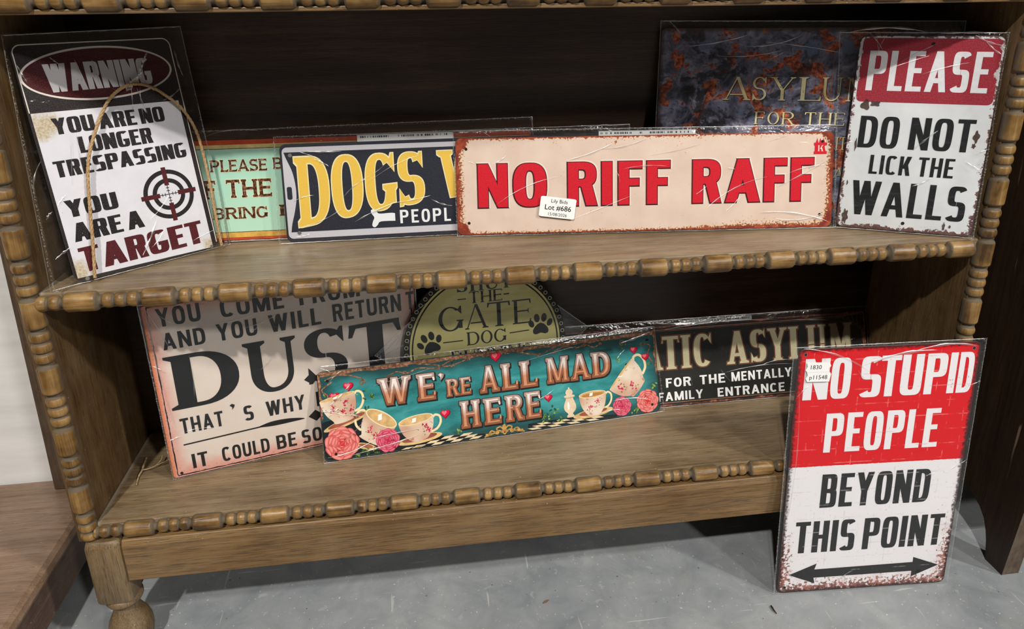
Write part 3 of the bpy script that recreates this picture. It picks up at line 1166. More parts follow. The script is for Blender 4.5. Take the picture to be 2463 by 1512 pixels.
# ============================================================ red and white sign on the floor
def stup():
    w, h = .1984, .2985
    o = sign('tin_sign', .7228, -.0312, FL, .0613, .0830, w, 'red and white tin sign reading NO STUPID PEOPLE, standing on the grey floor')

    def face(name, base, other=None, rust=True):
        g = G(name)
        uv, u, v = uvsep(g)
        d = edge_d(g, u, v, w, h)
        n1 = g.noise(uv, 45, 5, .65)
        n2 = g.noise(uv, 260, 4, .65)
        c = base
        if other is not None:
            top = g.math('GREATER_THAN', g.add(v, g.mul(g.sub(n2, .5), .0016)), .1605)
            c = g.mix(top, other, base)
        # faint brick courses printed in the ground
        row = g.math('FRACT', g.mul(v, 58.0))
        rowi = g.math('FLOOR', g.mul(v, 58.0))
        colm = g.math('FRACT', g.add(g.mul(u, 29.0), g.mul(rowi, .5)))
        jn = g.math('MINIMUM', g.math('ABSOLUTE', g.sub(row, .5)), g.mul(g.math('ABSOLUTE', g.sub(colm, .5)), 2.0))
        jm = g.mul(g.sm(jn, .02, .045, 1, 0), g.sm(n1, .46, .62))
        c = g.mix(g.mul(jm, .38), c, g.mix(g.math('GREATER_THAN', v, .1605), (.42, .39, .40), (.85, .35, .33)) if other is not None else (.5, .45, .45))
        # specks
        c = g.mix(g.mul(g.sm(n2, .64, .68), .55 if other is not None else .35), c, (.30, .12, .10))
        # dark grime along the rim, rust low down
        if other is not None:
            low = g.sm(v, .0, .155, 1, 0)
            ru = g.mul(g.sm(g.add(g.mul(d, 33.0), g.mul(g.sub(n2, .5), -1.4)), .0, .72, 1, 0), low)
            ru = g.mul(ru, g.sm(g.add(n1, g.mul(low, .22)), .44, .62))
            ru = g.sm(g.add(ru, g.mul(g.sub(n2, .5), 1.5)), .46, .74)
            c = g.mix(g.mul(ru, .92), c, g.mix(g.sm(n1, .42, .56), (.13, .022, .014), (.30, .075, .042)))
            far = g.mul(g.mul(g.sm(d, .006, .030, 1, 0), low), g.sm(n1, .5, .6))
            c = g.mix(g.mul(far, .30), c, (.46, .22, .17))
        dk = g.sm(g.add(d, g.mul(g.sub(n2, .5), -.012)), .0014, .0056, 1, 0)
        c = g.mix(g.mul(dk, .92), c, (.028, .012, .012))
        return g.done(c, .36, None, .08)

    RED = face('red_white_face', (.60, .006, .011), (.72, .70, .72))

    def wear(name, c0, c1, thr):
        g = G(name)
        uv, u, v = uvsep(g)
        n = g.noise(uv, 300, 4, .7)
        k = g.noise(g.mapv(uv, (1, 1, 1)), 38, 3)
        row = g.math('FRACT', g.mul(v, 58.0))
        ln = g.mul(g.sm(g.math('ABSOLUTE', g.sub(row, .5)), .02, .045, 1, 0), g.sm(k, .52, .6))
        c = g.mix(g.math('MAXIMUM', g.sm(g.add(n, g.mul(g.sub(k, .5), .5)), thr, thr + .05), g.mul(ln, .35)), c0, c1)
        return g.done(c, .32)
    WH = wear('worn_white_letters', (.74, .72, .74), (.58, .28, .28), .66)
    BK = wear('worn_black_letters', (.016, .017, .018), (.55, .53, .54), .72)
    p = plate(o, rr_pts(0, 0, w * 1000, h * 1000, 7), w, RED, TINB)
    a = Art(w)
    Bb = ST(.40, .150, .125, 4.2)
    sl = lambda u, v: (u + 0.0 * v, v)
    for ch, u0, u1 in (('N', 8.3, 35), ('O', 37.5, 59), ('S', 69.5, 92.5), ('T', 92.5, 112.5), ('U', 114, 137.5), ('P', 141, 164), ('I', 166.5, 174.5), ('D', 177, 193.5)):
        a.letter(ch, u0 - (.0 if ch != 'T' else 1.5), u1, 240.2, 287.0, Bb, WH, 2)
    a.line('PEOPLE', 37, 164.5, 177, 223.3, Bb, WH, 2, track=.075)
    a.build('lettering', p, label='white lettering')
    a = Art(w)
    a.line('BEYOND', 39.5, 164, 108.8, 150.2, Bb, BK, 2, track=.075)
    a.line('THIS POINT', 15, 187.5, 51.8, 92.0, Bb, BK, 2, track=.075, space=.14)
    a.poly([(12, 23.8), (43.3, 36.8), (41.2, 29.2), (157, 30.6), (157, 37.2), (188, 24.8), (157, 11.2), (157, 18.8), (41.2, 18.2), (43, 10.6)], BK, 2)
    a.build('lettering', p, label='black lettering and arrow')
    for u, v in ((7.6, 292), (190.6, 291), (8, 7.5), (189.5, 8)):
        a = Art(w)
        a.ell(u, v, 2.1, 2.1, HOLEM, 2, n=16)
        a.ell(u, v, 1.6, 1.6, HOLE, 3, n=16)
        a.build('nail_hole', p)
    a = Art(w)
    a.ell(165, 18, 3.3, 2.4, HOLE, 3, n=9, wob=.18, lob=4)
    a.build('ink_blot', p)
    s = Art(w)
    s.hw = w / 2
    pts = [(8.6, 284.4), (33.2, 283.4), (35.0, 279.5), (33.0, 276.0), (34.0, 272.6), (35.8, 270.5), (34.6, 261.6), (10.6, 262.2), (8.8, 266.0), (10.6, 269.4), (9.6, 273.0), (8.0, 275.6), (9.8, 279.4)]
    s.poly(pts, PAPER, 26)
    s.poly([(9.8, 272.9), (34.0, 272.4), (34.0, 272.7), (9.8, 273.2)], plain('sticker_fold', (.6, .59, .57), .6), 27)
    s.small('1830', 18.5, 278.3, 6.6, INK, 27, -.02)
    s.small('p11548', 22.2, 266.8, 6.6, INK, 27, -.02)
    s.build('price_sticker', o, label='white notched price sticker reading 1830 and p11548')
    sleeve(o, w, h, ((-4, -1.6), (203.5, -1.6), (204, 301.5), (-6, 300.5)), 3, 5,
           [((5, 299), (78, 270), .8), ((70, 277), (150, 291), 1.5), ((120, 289), (196, 293), 1.1), ((4, 250), (2, 80), .5), ((66, 272), (74, 262), .5)], puff=.9, amp=.8)
    return o


stup()


# ============================================================ NO RIFF RAFF
def riff():
    w, h = .4009, .1010
    o = sign('tin_sign', .382, .0941, SM, .0924, .2116, w, 'cream long tin sign with red NO RIFF RAFF lettering and rusty edges')
    g = G('cream_rusty_face')
    uv, u, v = uvsep(g)
    d = edge_d(g, u, v, w, h)
    n1 = g.noise(uv, 28, 4, .6)
    n2 = g.noise(uv, 420, 4, .7)
    n3 = g.noise(uv, 70, 3, .6)
    base = g.ramp(g.noise(uv, 40, 4), [(.3, (.62, .475, .39)), (.7, (.68, .545, .455))])
    sidew = g.sm(g.math('MINIMUM', u, g.sub(w, u)), .004, .016, 1, 0)
    lowr = g.mul(g.sm(u, .20, .36), g.sm(v, .012, .03, 1, 0))
    reach = g.add(.0024, g.add(g.mul(sidew, .0048), g.mul(lowr, .0034)))
    q = g.math('POWER', 2.718, g.mul(-1.0, g.math('DIVIDE', d, g.mul(reach, g.add(.25, g.mul(1.5, n1))))))
    q = g.add(q, g.mul(g.sm(n3, .60, .72), g.sm(d, .004, .020, .30, 0)))
    cd_ = g.math('MAXIMUM', g.math('MINIMUM', u, g.sub(w, u)), g.math('MINIMUM', v, g.sub(h, v)))
    q = g.add(q, g.mul(g.sm(g.add(cd_, g.mul(g.sub(n3, .5), .012)), .006, .015, .9, 0), g.sm(u, .1, .38, 1, .35)))
    thr = g.sub(.70, g.mul(q, .48))
    m = g.sm(n2, thr, g.add(thr, .035))
    halo = g.sm(n2, g.sub(thr, .055), thr)
    c = g.mix(g.mul(halo, .65), base, (.70, .40, .18))
    c = g.mix(m, c, g.mix(g.sm(q, .35, .75), (.24, .075, .025), g.mix(g.sm(n3, .42, .58), (.19, .028, .018), (.33, .065, .028))))
    sp = g.mul(g.sm(n2, .665, .69), g.sm(g.noise(uv, 22, 3), .46, .56))
    c = g.mix(g.mul(sp, .9), c, (.15, .05, .03))
    face = g.done(c, .33)
    p = plate(o, rr_pts(0, 0, 400.9, 101, 6), w, face, plain('rusty_rim', (.20, .05, .03), .4, .3, 200))
    RD = speckled('red_print', (.58, .016, .030), (.46, .01, .02), 900, .5, .35)
    DKR = plain('dark_red_outline', (.045, .008, .010), .4)
    LT = plain('pale_halo', (.74, .63, .55), .4)
    for col, k, e, nm, du in ((LT, 1, .034, None, .5), (DKR, 2, .022, None, -.25), (RD, 3, 0.0, None, 0)):
        a = Art(w)
        for ch, u0, u1 in (('N', 22.9, 53.7), ('O', 59.9, 94.6), ('R', 117.2, 148.0), ('I', 153.1, 163.9), ('F', 170.7, 195.5), ('F', 201, 225.5), ('R', 249.8, 280.2), ('A', 285, 321.8), ('F', 326.5, 350.5), ('F', 355.4, 379.5)):
            st = ST(.66, .235, .165, 2.7)
            if ch == 'I': st = ST(.66, .235, .165, 2.7)
            a.letter(ch, u0 + du, u1 + du, 28.6 + du, 73.9 + du, st, col, k, e)
        a.build('lettering', p, label={1: 'pale halo round the letters', 2: 'dark outline of the letters', 3: 'red lettering'}[k])
    for u_, v_ in ((11.2, 89.7), (12.4, 12.5), (388, 90.7), (387.5, 13.4)):
        a = Art(w)
        a.ell(u_, v_, 1.5, 1.5, HOLE, 3, n=16)
        a.build('nail_hole', p)
    a = Art(w)
    a.letter('K', 381.5, 390.5, 78.5, 88.5, SLAB, RD, 2, .10)
    a.letter('K', 383, 389.5, 80, 87, SLAB, LT, 3, -.05)
    for i in range(3):
        a.poly([(380.5 + i * 3.6, 88.5), (383.8 + i * 3.6, 88.5), (382.4 + i * 3.4, 94.5)], RD, 2)
    a.build('emblem', p, label='small red crowned K emblem')
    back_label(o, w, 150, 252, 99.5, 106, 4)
    s = Art(w)
    C = [(88.6, 40.0), (126.0, 35.0), (122.9, 14.4), (85.6, 18.8)]
    # rounded label laid over the film
    ax = ((C[1][0] - C[0][0]), (C[1][1] - C[0][1])); ay = ((C[3][0] - C[0][0]), (C[3][1] - C[0][1]))
    loc = lambda x, y: (C[0][0] + ax[0] * x + ay[0] * y, C[0][1] + ax[1] * x + ay[1] * y)
    pts = [loc(x, y) for x, y in rr_pts(0, 0, 1, 1, .07)]
    s.poly(pts, PAPER, 30)
    rt = atan2(ax[1], ax[0])
    s.small('Lily Bids', *loc(.53, .20), 5.4, INK, 31, rt, .004)
    s.small('Lot #686', *loc(.51, .53), 7.6, INK, 31, rt, .010)
    s.small('15/08/2026', *loc(.51, .85), 4.6, INK, 31, rt)
    s.build('lot_sticker', o, label='white auction lot sticker')
    sleeve(o, w, h, ((-1, -1.7), (406.5, -1.7), (403, 108.5), (-2.5, 109)), 11, 4,
           [((115, 76), (165, 93), .9), ((150, 88), (203, 99), .8), ((176, 66), (222, 68), .6), ((205, 80), (262, 92), .5), ((350, 57), (394, 66), .7), ((340, 44), (398, 74), .8),
            ((265, 23), (330, 55), .6), ((323, 17), (398, 5), 1.1), ((340, 10), (395, 16), .8), ((286, 20), (300, 34), .5), ((40, 30), (110, 60), .4), ((120, 14), (190, 40), .35), ((168, 64), (172, 50), .5), ((330, 92), (352, 99), .5)], puff=1.0)
    return o


riff()


# ============================================================ WARNING
def warn():
    w, h = .1335, .2079
    o = sign('tin_sign', .0368, .0133, SM, -.707, .1764, w, 'black and white tin sign headed WARNING with crosshair and twine loop, on the middle shelf')
    BLK = speckled('black_speckled_face', (.018, .015, .016), (.07, .05, .045), 1300, .52, .35)
    MAR = speckled('maroon_print', (.046, .006, .009), (.11, .025, .022), 1200, .5, .35)
    CRM = plain('cream_line', (.68, .62, .56), .4)
    TXT = speckled('speckled_black_print', (.014, .013, .014), (.09, .07, .065), 1300, .56, .4)
    TGT = speckled('speckled_maroon_print', (.075, .010, .014), (.15, .04, .04), 1300, .54, .4)
    p = plate(o, rr_pts(0, 0, 133.5, 207.9, 8), w, BLK, TINB)
    a = Art(w)
    # pale keyline following the rim of the upper field
    pts = [(1.6, 150)] + [(1.6, 199)] + [(8.5 + 7 * cos(radians(q)), 199 + 7 * sin(radians(q))) for q in range(180, 89, -15)] + [(125, 206)] + [(125 + 7 * cos(radians(q)), 199 + 7 * sin(radians(q))) for q in range(90, -1, -15)] + [(132, 60), (132, 5)]
    a.stroke(pts, .9, CRM, 1)
    a.build('keyline', p)
    g = G('stained_white_face')
    uv, u, v = uvsep(g)
    n = g.noise(uv, 60, 5, .65)
    n2 = g.noise(uv, 500, 3)
    def near(cu, cv, r):
        du = g.sub(u, cu); dv = g.sub(v, cv)
        dd = g.math('SQRT', g.add(g.mul(du, du), g.mul(dv, dv)))
        return g.sm(g.add(dd, g.mul(g.sub(n, .5), -.03)), r * .3, r, 1, 0)
    st_ = g.math('MAXIMUM', near(.010, .139, .017), g.math('MAXIMUM', near(.004, .008, .016), near(.128, .003, .014)))
    c = g.mix(g.mul(st_, .8), g.ramp(n, [(.3, (.64, .63, .67)), (.7, (.70, .69, .73))]), g.mix(g.sm(n2, .4, .6), (.38, .27, .12), (.55, .46, .30)))
    dotm = g.mul(g.sm(n2, .70, .73), g.sm(g.math('MINIMUM', u, g.sub(w, u)), .004, .02, 1, 0))
    c = g.mix(dotm, c, (.06, .05, .05))
    WHT = g.done(c, .35)
    a = Art(w)
    a.poly([(2.6, 4.0), (127.3, .8), (127.6, 147.6), (2.2, 149.6)], WHT, 1)
    a.build('white_panel', p)
    a = Art(w)
    a.ell(65, 178.8, 63.5, 23.4, CRM, 1, n=72)
    a.ell(65, 178.8, 61.7, 21.6, MAR, 2, n=72)
    a.build('oval_badge', p)
    a = Art(w)
    IMP = ST(.52, .215, .15, 4.5)
    a.line('WARNING', 20.5, 108.5, 165.3, 189.2, IMP, plain('grey_white_print', (.56, .54, .56), .4), 3, track=.035)
    a.build('lettering', p, label='white WARNING lettering')
    a = Art(w)
    a.line('YOU ARE NO', 15.6, 111, 129.8, 143.8, IMP, TXT, 2, track=.045, space=.14)
    a.line('LONGER', 32, 95.4, 111.4, 125.8, IMP, TXT, 2, track=.045)
    a.line('TRESPASSING', 8, 123.2, 93.4, 107.6, IMP, TXT, 2, track=.045)
    a.line('YOU', 8, 51, 57.8, 73.0, IMP, TXT, 2, track=.045)
    a.line('ARE A', 8.5, 69, 35.8, 52.2, IMP, TXT, 2, track=.045, space=.12)
    a.build('lettering', p, label='black lettering')
    a = Art(w)
    a.line('TARGET', 8.5, 120.5, 7.8, 30.0, IMP, TGT, 2, track=.045)
    a.build('lettering', p, label='maroon TARGET lettering')
    a = Art(w)
    cu, cv = 97.6, 61.2
    a.ring(cu, cv, 23.6, 23.6, 4.0, TXT, 2)
    a.ring(cu, cv, 15.2, 15.2, 4.0, TXT, 2)
    for q in range(4):
        d = (cos(q * pi / 2), sin(q * pi / 2))
        P = lambda r, t: (cu + d[0] * r - d[1] * t, cv + d[1] * r + d[0] * t)
        a.poly([P(8.6, -2.1), P(26, -2.1), P(26, 2.1), P(8.6, 2.1)], TGT, 3)
        a.poly([P(0, -.3), P(9, -.3), P(9, .3), P(0, .3)], TXT, 3)
        for r in (3.2, 6.0):
            a.poly([P(r, -1.5), P(r + .6, -1.5), P(r + .6, 1.5), P(r, 1.5)], TXT, 3)
    a.build('crosshair', p)
    for u_, v_ in ((10, 1.9), (126, 1.6)):
        a = Art(w)
        a.ell(u_, v_, 1.8, 1.8, HOLEM, 2, n=14)
        a.build('nail_hole', p)
    # twine loop lying over the film
    g = G('jute_twine')
    c = g.coord('Object')
    n = g.noise(c, 700, 4, .7)
    TW = g.done(g.ramp(n, [(.3, (.26, .15, .065)), (.6, (.46, .30, .15)), (.75, (.62, .46, .28))]), .85, g.bump(n, .6, .0006), .2)
    path = spline([(14.6, 1.2), (21, 34), (26, 63.6), (33, 98), (44.6, 124.8), (63, 152.6), (79.6, 164.3), (92, 166.0), (103, 162.5), (113, 155), (128, 138), (136.5, 112), (137.2, 70), (135.2, 30), (134.2, 0)], 14)
    b = MB()
    for s_ in range(3):
        pts = []
        for i, (u_, v_) in enumerate(path):
            a0, a1 = path[max(0, i - 1)], path[min(len(path) - 1, i + 1)]
            dx, dy = a1[0] - a0[0], a1[1] - a0[1]
            L = sqrt(dx * dx + dy * dy)
            ph = i * 1.05 + s_ * 2 * pi / 3
            r = .72
            pts.append(((u_ - dy / L * r * cos(ph)) * .001 - w / 2, -.0052 - r * sin(ph) * .001, (v_ + dx / L * r * cos(ph)) * .001))
        b.tube(pts, .00088, TW, 7)
    rnd = random.Random(5)
    for _ in range(70):
        i = rnd.randrange(3, len(path) - 3)
        u_, v_ = path[i]
        du, dv = rnd.uniform(-3.5, 3.5), rnd.uniform(-3.5, 3.5)
        b.tube([(u_ * .001 - w / 2, -.0055, v_ * .001), ((u_ + du * .6) * .001 - w / 2, -.0066, (v_ + dv * .5) * .001), ((u_ + du) * .001 - w / 2, -.0064, (v_ + dv) * .001)], .00005, TW, 3)
    b.build('twine_loop', o, smooth=True)
    # torn nub of film where the twine comes through
    b = MB()
    rnd = random.Random(9)
    spn = spline([(84, 162.5), (88, 168.5), (95, 172), (99, 180), (104.5, 189), (107.5, 193)], 5)
    vs, fs = [], []
    N = len(spn)
    for i, (u_, v_) in enumerate(spn):
        R = 3.6 * (1 - i / N) + .8
        for k in range(9):
            q = 2 * pi * k / 9
            j = rnd.uniform(.45, 1.2)
            vs.append(((u_ + R * cos(q) * j * .8) * .001 - w / 2, -.0044 - .0018 * sin(q) * j - .0004, (v_ + R * sin(q) * j * .5) * .001))
    for i in range(N - 1):
        for k in range(9):
            fs.append((i * 9 + k, i * 9 + (k + 1) % 9, (i + 1) * 9 + (k + 1) % 9, (i + 1) * 9 + k))
    b.mesh(vs, fs, FOLD)
    b.build('torn_film', o)
    sleeve(o, w, h, ((-21, -1.7), (146, -1.7), (147, 217), (-3, 215)), 21, 5,
           [((87, 163), (83, 140), .5), ((92, 163), (96, 138), .45), ((95, 164), (91, 128), .4), ((100, 168), (108, 158), .5), ((2, 190), (6, 175), .9), ((135, 195), (138, 170), .9), ((-8, 60), (-2, 66), 1.0),
            ((-10, 25), (4, 33), .9), ((60, 10), (80, 40), 1.0), ((28, 130), (18, 84), .4), ((34, 132), (30, 96), .4), ((96, 60), (72, 40), .5), ((60, 190), (62, 168), 1.0), ((46, 192), (48, 172), .6), ((-12, 80), (0, 110), .6)], puff=1.1, amp=1.35, res=4, bend=.5)
    return o


warn()


# ============================================================ PLEASE DO NOT LICK THE WALLS
def lick():
    w, h = .1275, .1972
    o = sign('tin_sign', .7862, .0576, SM, .4701, .0926, w, 'white tin sign with red PLEASE panel reading DO NOT LICK THE WALLS')
    g = G('chipped_white_face')
    uv, u, v = uvsep(g)
    d = edge_d(g, u, v, w, h)
    n1 = g.noise(uv, 40, 4, .65)
    n2 = g.noise(uv, 170, 5, .7)
    base = g.ramp(g.noise(uv, 25, 4, .6), [(.3, (.60, .62, .64)), (.7, (.72, .73, .74))])
    low = g.sm(v, .0, .05, .003, .0)
    m = g.sub(g.add(g.add(.0012, low), g.add(g.mul(g.sub(n1, .5), .010), g.mul(g.sub(n2, .5), .020))), d)
    c = g.mix(g.sm(m, -.0006, .0006), base, g.mix(g.sm(n2, .45, .6), (.10, .045, .045), (.16, .085, .075)))
    ch = g.mul(g.sm(n2, .69, .72), g.sm(n1, .55, .62))
    c = g.mix(ch, c, (.10, .075, .06))
    WHT = g.done(c, .32)
    g = G('muted_red_panel')
    uv, u, v = uvsep(g)
    n = g.noise(uv, 900, 2)
    k = g.noise(uv, 60, 5, .7)
    d = g.math('MINIMUM', u, g.sub(w, u))
    c = g.ramp(n, [(.35, (.27, .020, .035)), (.65, (.36, .045, .060))])
    c = g.mix(g.sm(g.sub(g.add(.0025, g.mul(g.sub(k, .5), .02)), d), -.0005, .001), c, (.62, .60, .60))
    REDP = g.done(c, .33)
    p = plate(o, rr_pts(0, 0, 127.5, 197.2, 7), w, WHT, plain('brown_rim', (.10, .05, .05), .4, .3, 200))
    a = Art(w)
    a.rrect(3.2, 131.9, 125.2, 194.4, 5, REDP, 1)
    a.build('red_panel', p)
    LW = plain('pale_print', (.70, .70, .72), .35, .05, 300)
    B2 = ST(.40, .140, .125, 4.0)
    a = Art(w)
    a.line('PLEASE', 10.8, 118.3, 143.2, 182.2, B2, LW, 2, track=.075)
    a.build('lettering', p, label='white PLEASE lettering')
    a = Art(w)
    B3 = ST(.40, .135, .12, 3.6)
    a.line('DO NOT', 10.6, 114.5, 85.4, 117.6, B3, INKSOFT, 2, track=.075, space=.16)
    a.line('LICK THE', 24.7, 102, 58.7, 78.2, B3, INKSOFT, 2, track=.085, space=.18)
    a.line('WALLS', 11.5, 118, 14.9, 50.9, ST(.42, .135, .12, 3.6), INKSOFT, 2, track=.075)
    a.build('lettering', p, label='black lettering')
    a = Art(w)
    BR = plain('brown_chip', (.085, .058, .047), .5, .3, 300)
    for cu, cv, r1, r2, s_ in ((116.5, 101, 2.6, 5.4, 1), (115.5, 92, 1.6, 2.4, 2), (8, 12, 2.8, 7.2, 3), (13, 128.5, 4, 5.0, 4), (22, 130, 4.5, 2.6, 5), (101.5, 8.8, 1.2, 4, 6), (107, 9, 1.0, 1.6, 7), (6, 48, .7, 2.5, 8), (9, 88, 1.0, 6, 9)):
        a = Art(w)
        a.ell(cu, cv, r1, r2, BR, 1 if s_ in (4, 5) else 3, n=26, wob=.22, lob=3 + s_ % 4, ph=s_)
        a.build('paint_chip', p)
    for u_, v_ in ((63.9, 8.9), (66, 189)):
        a = Art(w)
        a.ell(u_, v_, 1.7, 1.7, HOLE, 3, n=16)
        a.build('nail_hole', p)
    sleeve(o, w, h, ((-2, -1.7), (130.5, -1.7), (128.8, 200.5), (-20.5, 200.5)), 31, 5,
           [((8, 199), (22, 182), .5), ((14, 199), (20, 178), .4), ((24, 199), (16, 172), .4), ((40, 172), (70, 190), .5), ((30, 165), (64, 178), .4), ((60, 160), (100, 172), .4), ((100, 198), (126, 188), .9), ((110, 192), (128, 178), .7), ((-14, 199), (60, 200), 1.0), ((70, 199), (120, 199.5), .9)], puff=1.0, amp=1.1, res=4)
    return o


lick()


# ============================================================ DOGS W... PEOPL...
def dogs():
    w, h = .360, .1002
    o = sign('tin_sign', .2064, .0997, SM, -.0039, .1753, w, 'navy tin sign with tall yellow DOGS lettering and a bone')
    NAVY = speckled('navy_face', (.022, .024, .034), (.05, .05, .065), 1200, .55, .35)
    GREY = speckled('pale_grey_border', (.50, .49, .52), (.42, .41, .45), 900, .55, .36, .5)
    YEL = speckled('yellow_print', (.70, .46, .075), (.60, .38, .05), 900, .55, .35, .5)
    PYL = plain('pale_yellow_outline', (.74, .66, .38), .4)
    WHP = plain('white_print', (.72, .74, .74), .35)
    p = plate(o, rr_pts(0, 0, 360, 100.2, 6), w, NAVY, TINB)
    a = Art(w)
    a.rrect(2.2, 3.6, 357.8, 96.8, 5, GREY, 1)
    left = spline([(4.0, 91.8), (5.8, 86), (11.0, 72), (13.2, 57), (12.9, 44), (10.2, 31), (6.8, 19), (5.2, 10.3)], 4)
    a.poly(left + [(354.8, 10.3), (353.2, 19), (349.8, 31), (347.1, 44), (346.8, 57), (349, 72), (354.2, 86), (356, 91.8)], NAVY, 2)
    a.rrect(4.2, 44, 9.2, 57, 1.8, NAVY, 3)
    a.build('border', p)

    def bow(u, v):
        k = abs(u - 180) / 165.0
        lo = 40 - 24.5 * min(1, k) ** 1.15
        hi = 87.6 - 1.2 * k
        return u, lo + (hi - lo) * v
    lets = [('D', 16.5, 46), ('O', 49.5, 80), ('G', 83.7, 113.2), ('S', 117.5, 143.2), ('W', 161.5, 206), ('E', 212, 236), ('L', 243, 266), ('C', 272, 299), ('O', 303, 330)]
    a = Art(w); a2 = Art(w)
    for ch, u0, u1 in lets[:5]:
        a.letter(ch, u0, u1, 0, 1, DOGF, PYL, 3, .022, bow)
        a2.letter(ch, u0, u1, 0, 1, DOGF, YEL, 4, 0, bow)
    a.build('lettering', p, label='pale outline of the yellow letters')
    a2.build('lettering', p, label='yellow DOGS lettering')
    a = Art(w)
    a.line('PEOPL', 116.6, 169.5, 14.0, 28.0, DINC, WHP, 3, track=.20)
    a.build('lettering', p, label='small white lettering')
    a = Art(w)
    bone = spline([(111.5, 17), (111.5, 25), (96, 25.2), (93, 27.5), (90, 30.2), (87, 29), (87.6, 25.5), (90, 21.5), (88.2, 17), (87.5, 13), (90, 11.2), (93, 13.5), (96.5, 17), (111.5, 17)], 4)
    a.poly([(111.5, 17), (111.5, 25)] + [q for q in bone if q[0] < 110.5], WHP, 3)
    a.build('bone', p)
    for u_, v_ in ((10.1, 88.8), (13.1, 9.4)):
        a = Art(w)
        a.ell(u_, v_, 2.0, 2.0, HOLEM, 4, n=16)
        a.build('nail_hole', p)
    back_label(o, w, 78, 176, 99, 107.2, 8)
    sleeve(o, w, h, ((-9, -1.7), (366, -1.7), (366, 108.6), (-5, 108.4)), 41, 5,
           [((28, 92), (62, 91), 1.0), ((34, 84), (48, 76), .8), ((20, 92), (40, 84), .6), ((60, 44), (84, 62), .6), ((70, 18), (112, 36), .9), ((110, 36), (150, 42), .6), ((18, 16), (60, 34), .5), ((150, 38), (172, 30), .9), ((76, 60), (110, 82), .3), ((84, 56), (140, 84), .3)], puff=1.0)
    return o


dogs()


# ============================================================ mint sign behind
def mint():
    w, h = .400, .1036
    o = sign('tin_sign', .0676, .1172, SM, .012, .1971, w, 'mint green tin sign with gold bands and brown lettering, behind the navy sign')
    g = G('mint_face')
    uv, u, v = uvsep(g)
    n = g.noise(uv, 14, 3)
    c = g.ramp(g.add(g.mul(v, 6.0), g.mul(g.sub(n, .5), .7)), [(.1, (.43, .66, .50)), (.5, (.36, .62, .49)), (.7, (.50, .68, .50))])
    MINT = g.done(c, .33)
    REDB = plain('red_band', (.42, .060, .022), .35, .25, 60)
    GOLD = plain('gold_band', (.56, .33, .070), .35, .25, 90)
    GOLDP = plain('pale_gold_band', (.60, .47, .19), .35, .2, 90)
    HAL = plain('cream_halo', (.66, .70, .46), .4)
    g = G('embossed_brown_print')
    n = g.noise(g.coord('UV'), 260, 4, .7)
    BRN = g.done(g.ramp(n, [(.38, (.030, .012, .008)), (.52, (.095, .036, .020)), (.64, (.36, .17, .085))]), .25)
    p = plate(o, rr_pts(0, 0, 400, 103.6, 5), w, REDB, TINB)
    a = Art(w)
    a.poly([(3, 98.6), (397, 98.6), (397, 94.2), (3, 94.2)], GOLDP, 1)
    a.poly([(3, 3.0), (397, 3.0), (397, 8.6), (3, 8.6)], GOLD, 1)
    a.poly([(3, 8.6), (397, 8.6), (397, 94.2), (3, 94.2)], MINT, 1)
    a.poly([(3, 94.2), (397, 94.2), (397, 94.8), (3, 94.8)], BRN, 2)
    a.poly([(3, 8.3), (397, 8.3), (397, 8.9), (3, 8.9)], BRN, 2)
    a.build('banded_face', p)
    a, a2 = Art(w), Art(w)
    for t, u0, u1, v0, v1, tr in (('PLEASE', 65.8, 121.5, 71.4, 83.2, .16), ('B', 128.5, 137, 72.5, 84, .1), ('F', 58, 68.5, 44.0, 62.4, .1), ('THE', 79.8, 124.3, 44.6, 62.6, .18), ('BRING', 64.5, 118.2, 22.6, 34.2, .18), ('I', 132, 135.2, 23.8, 35, .1)):
        a.line(t, u0, u1, v0, v1, COPPER, HAL, 3, .06, tr)
        a2.line(t, u0, u1, v0, v1, COPPER, BRN, 4, .02, tr)
    a.build('lettering', p, label='cream halo round the letters')
    a2.build('lettering', p, label='brown lettering')
    sleeve(o, w, h, ((-4, -1.7), (404, -1.7), (346, 119), (-4, 112.8)) if False else ((-4, -1.7), (404, -1.7), (401, 118), (-4, 112.8)), 51, 4, [((64, 108), (120, 111), .5), ((78, 70), (122, 84), .3), ((66, 12), (74, 34), .4)], puff=.9)
    return o


mint()


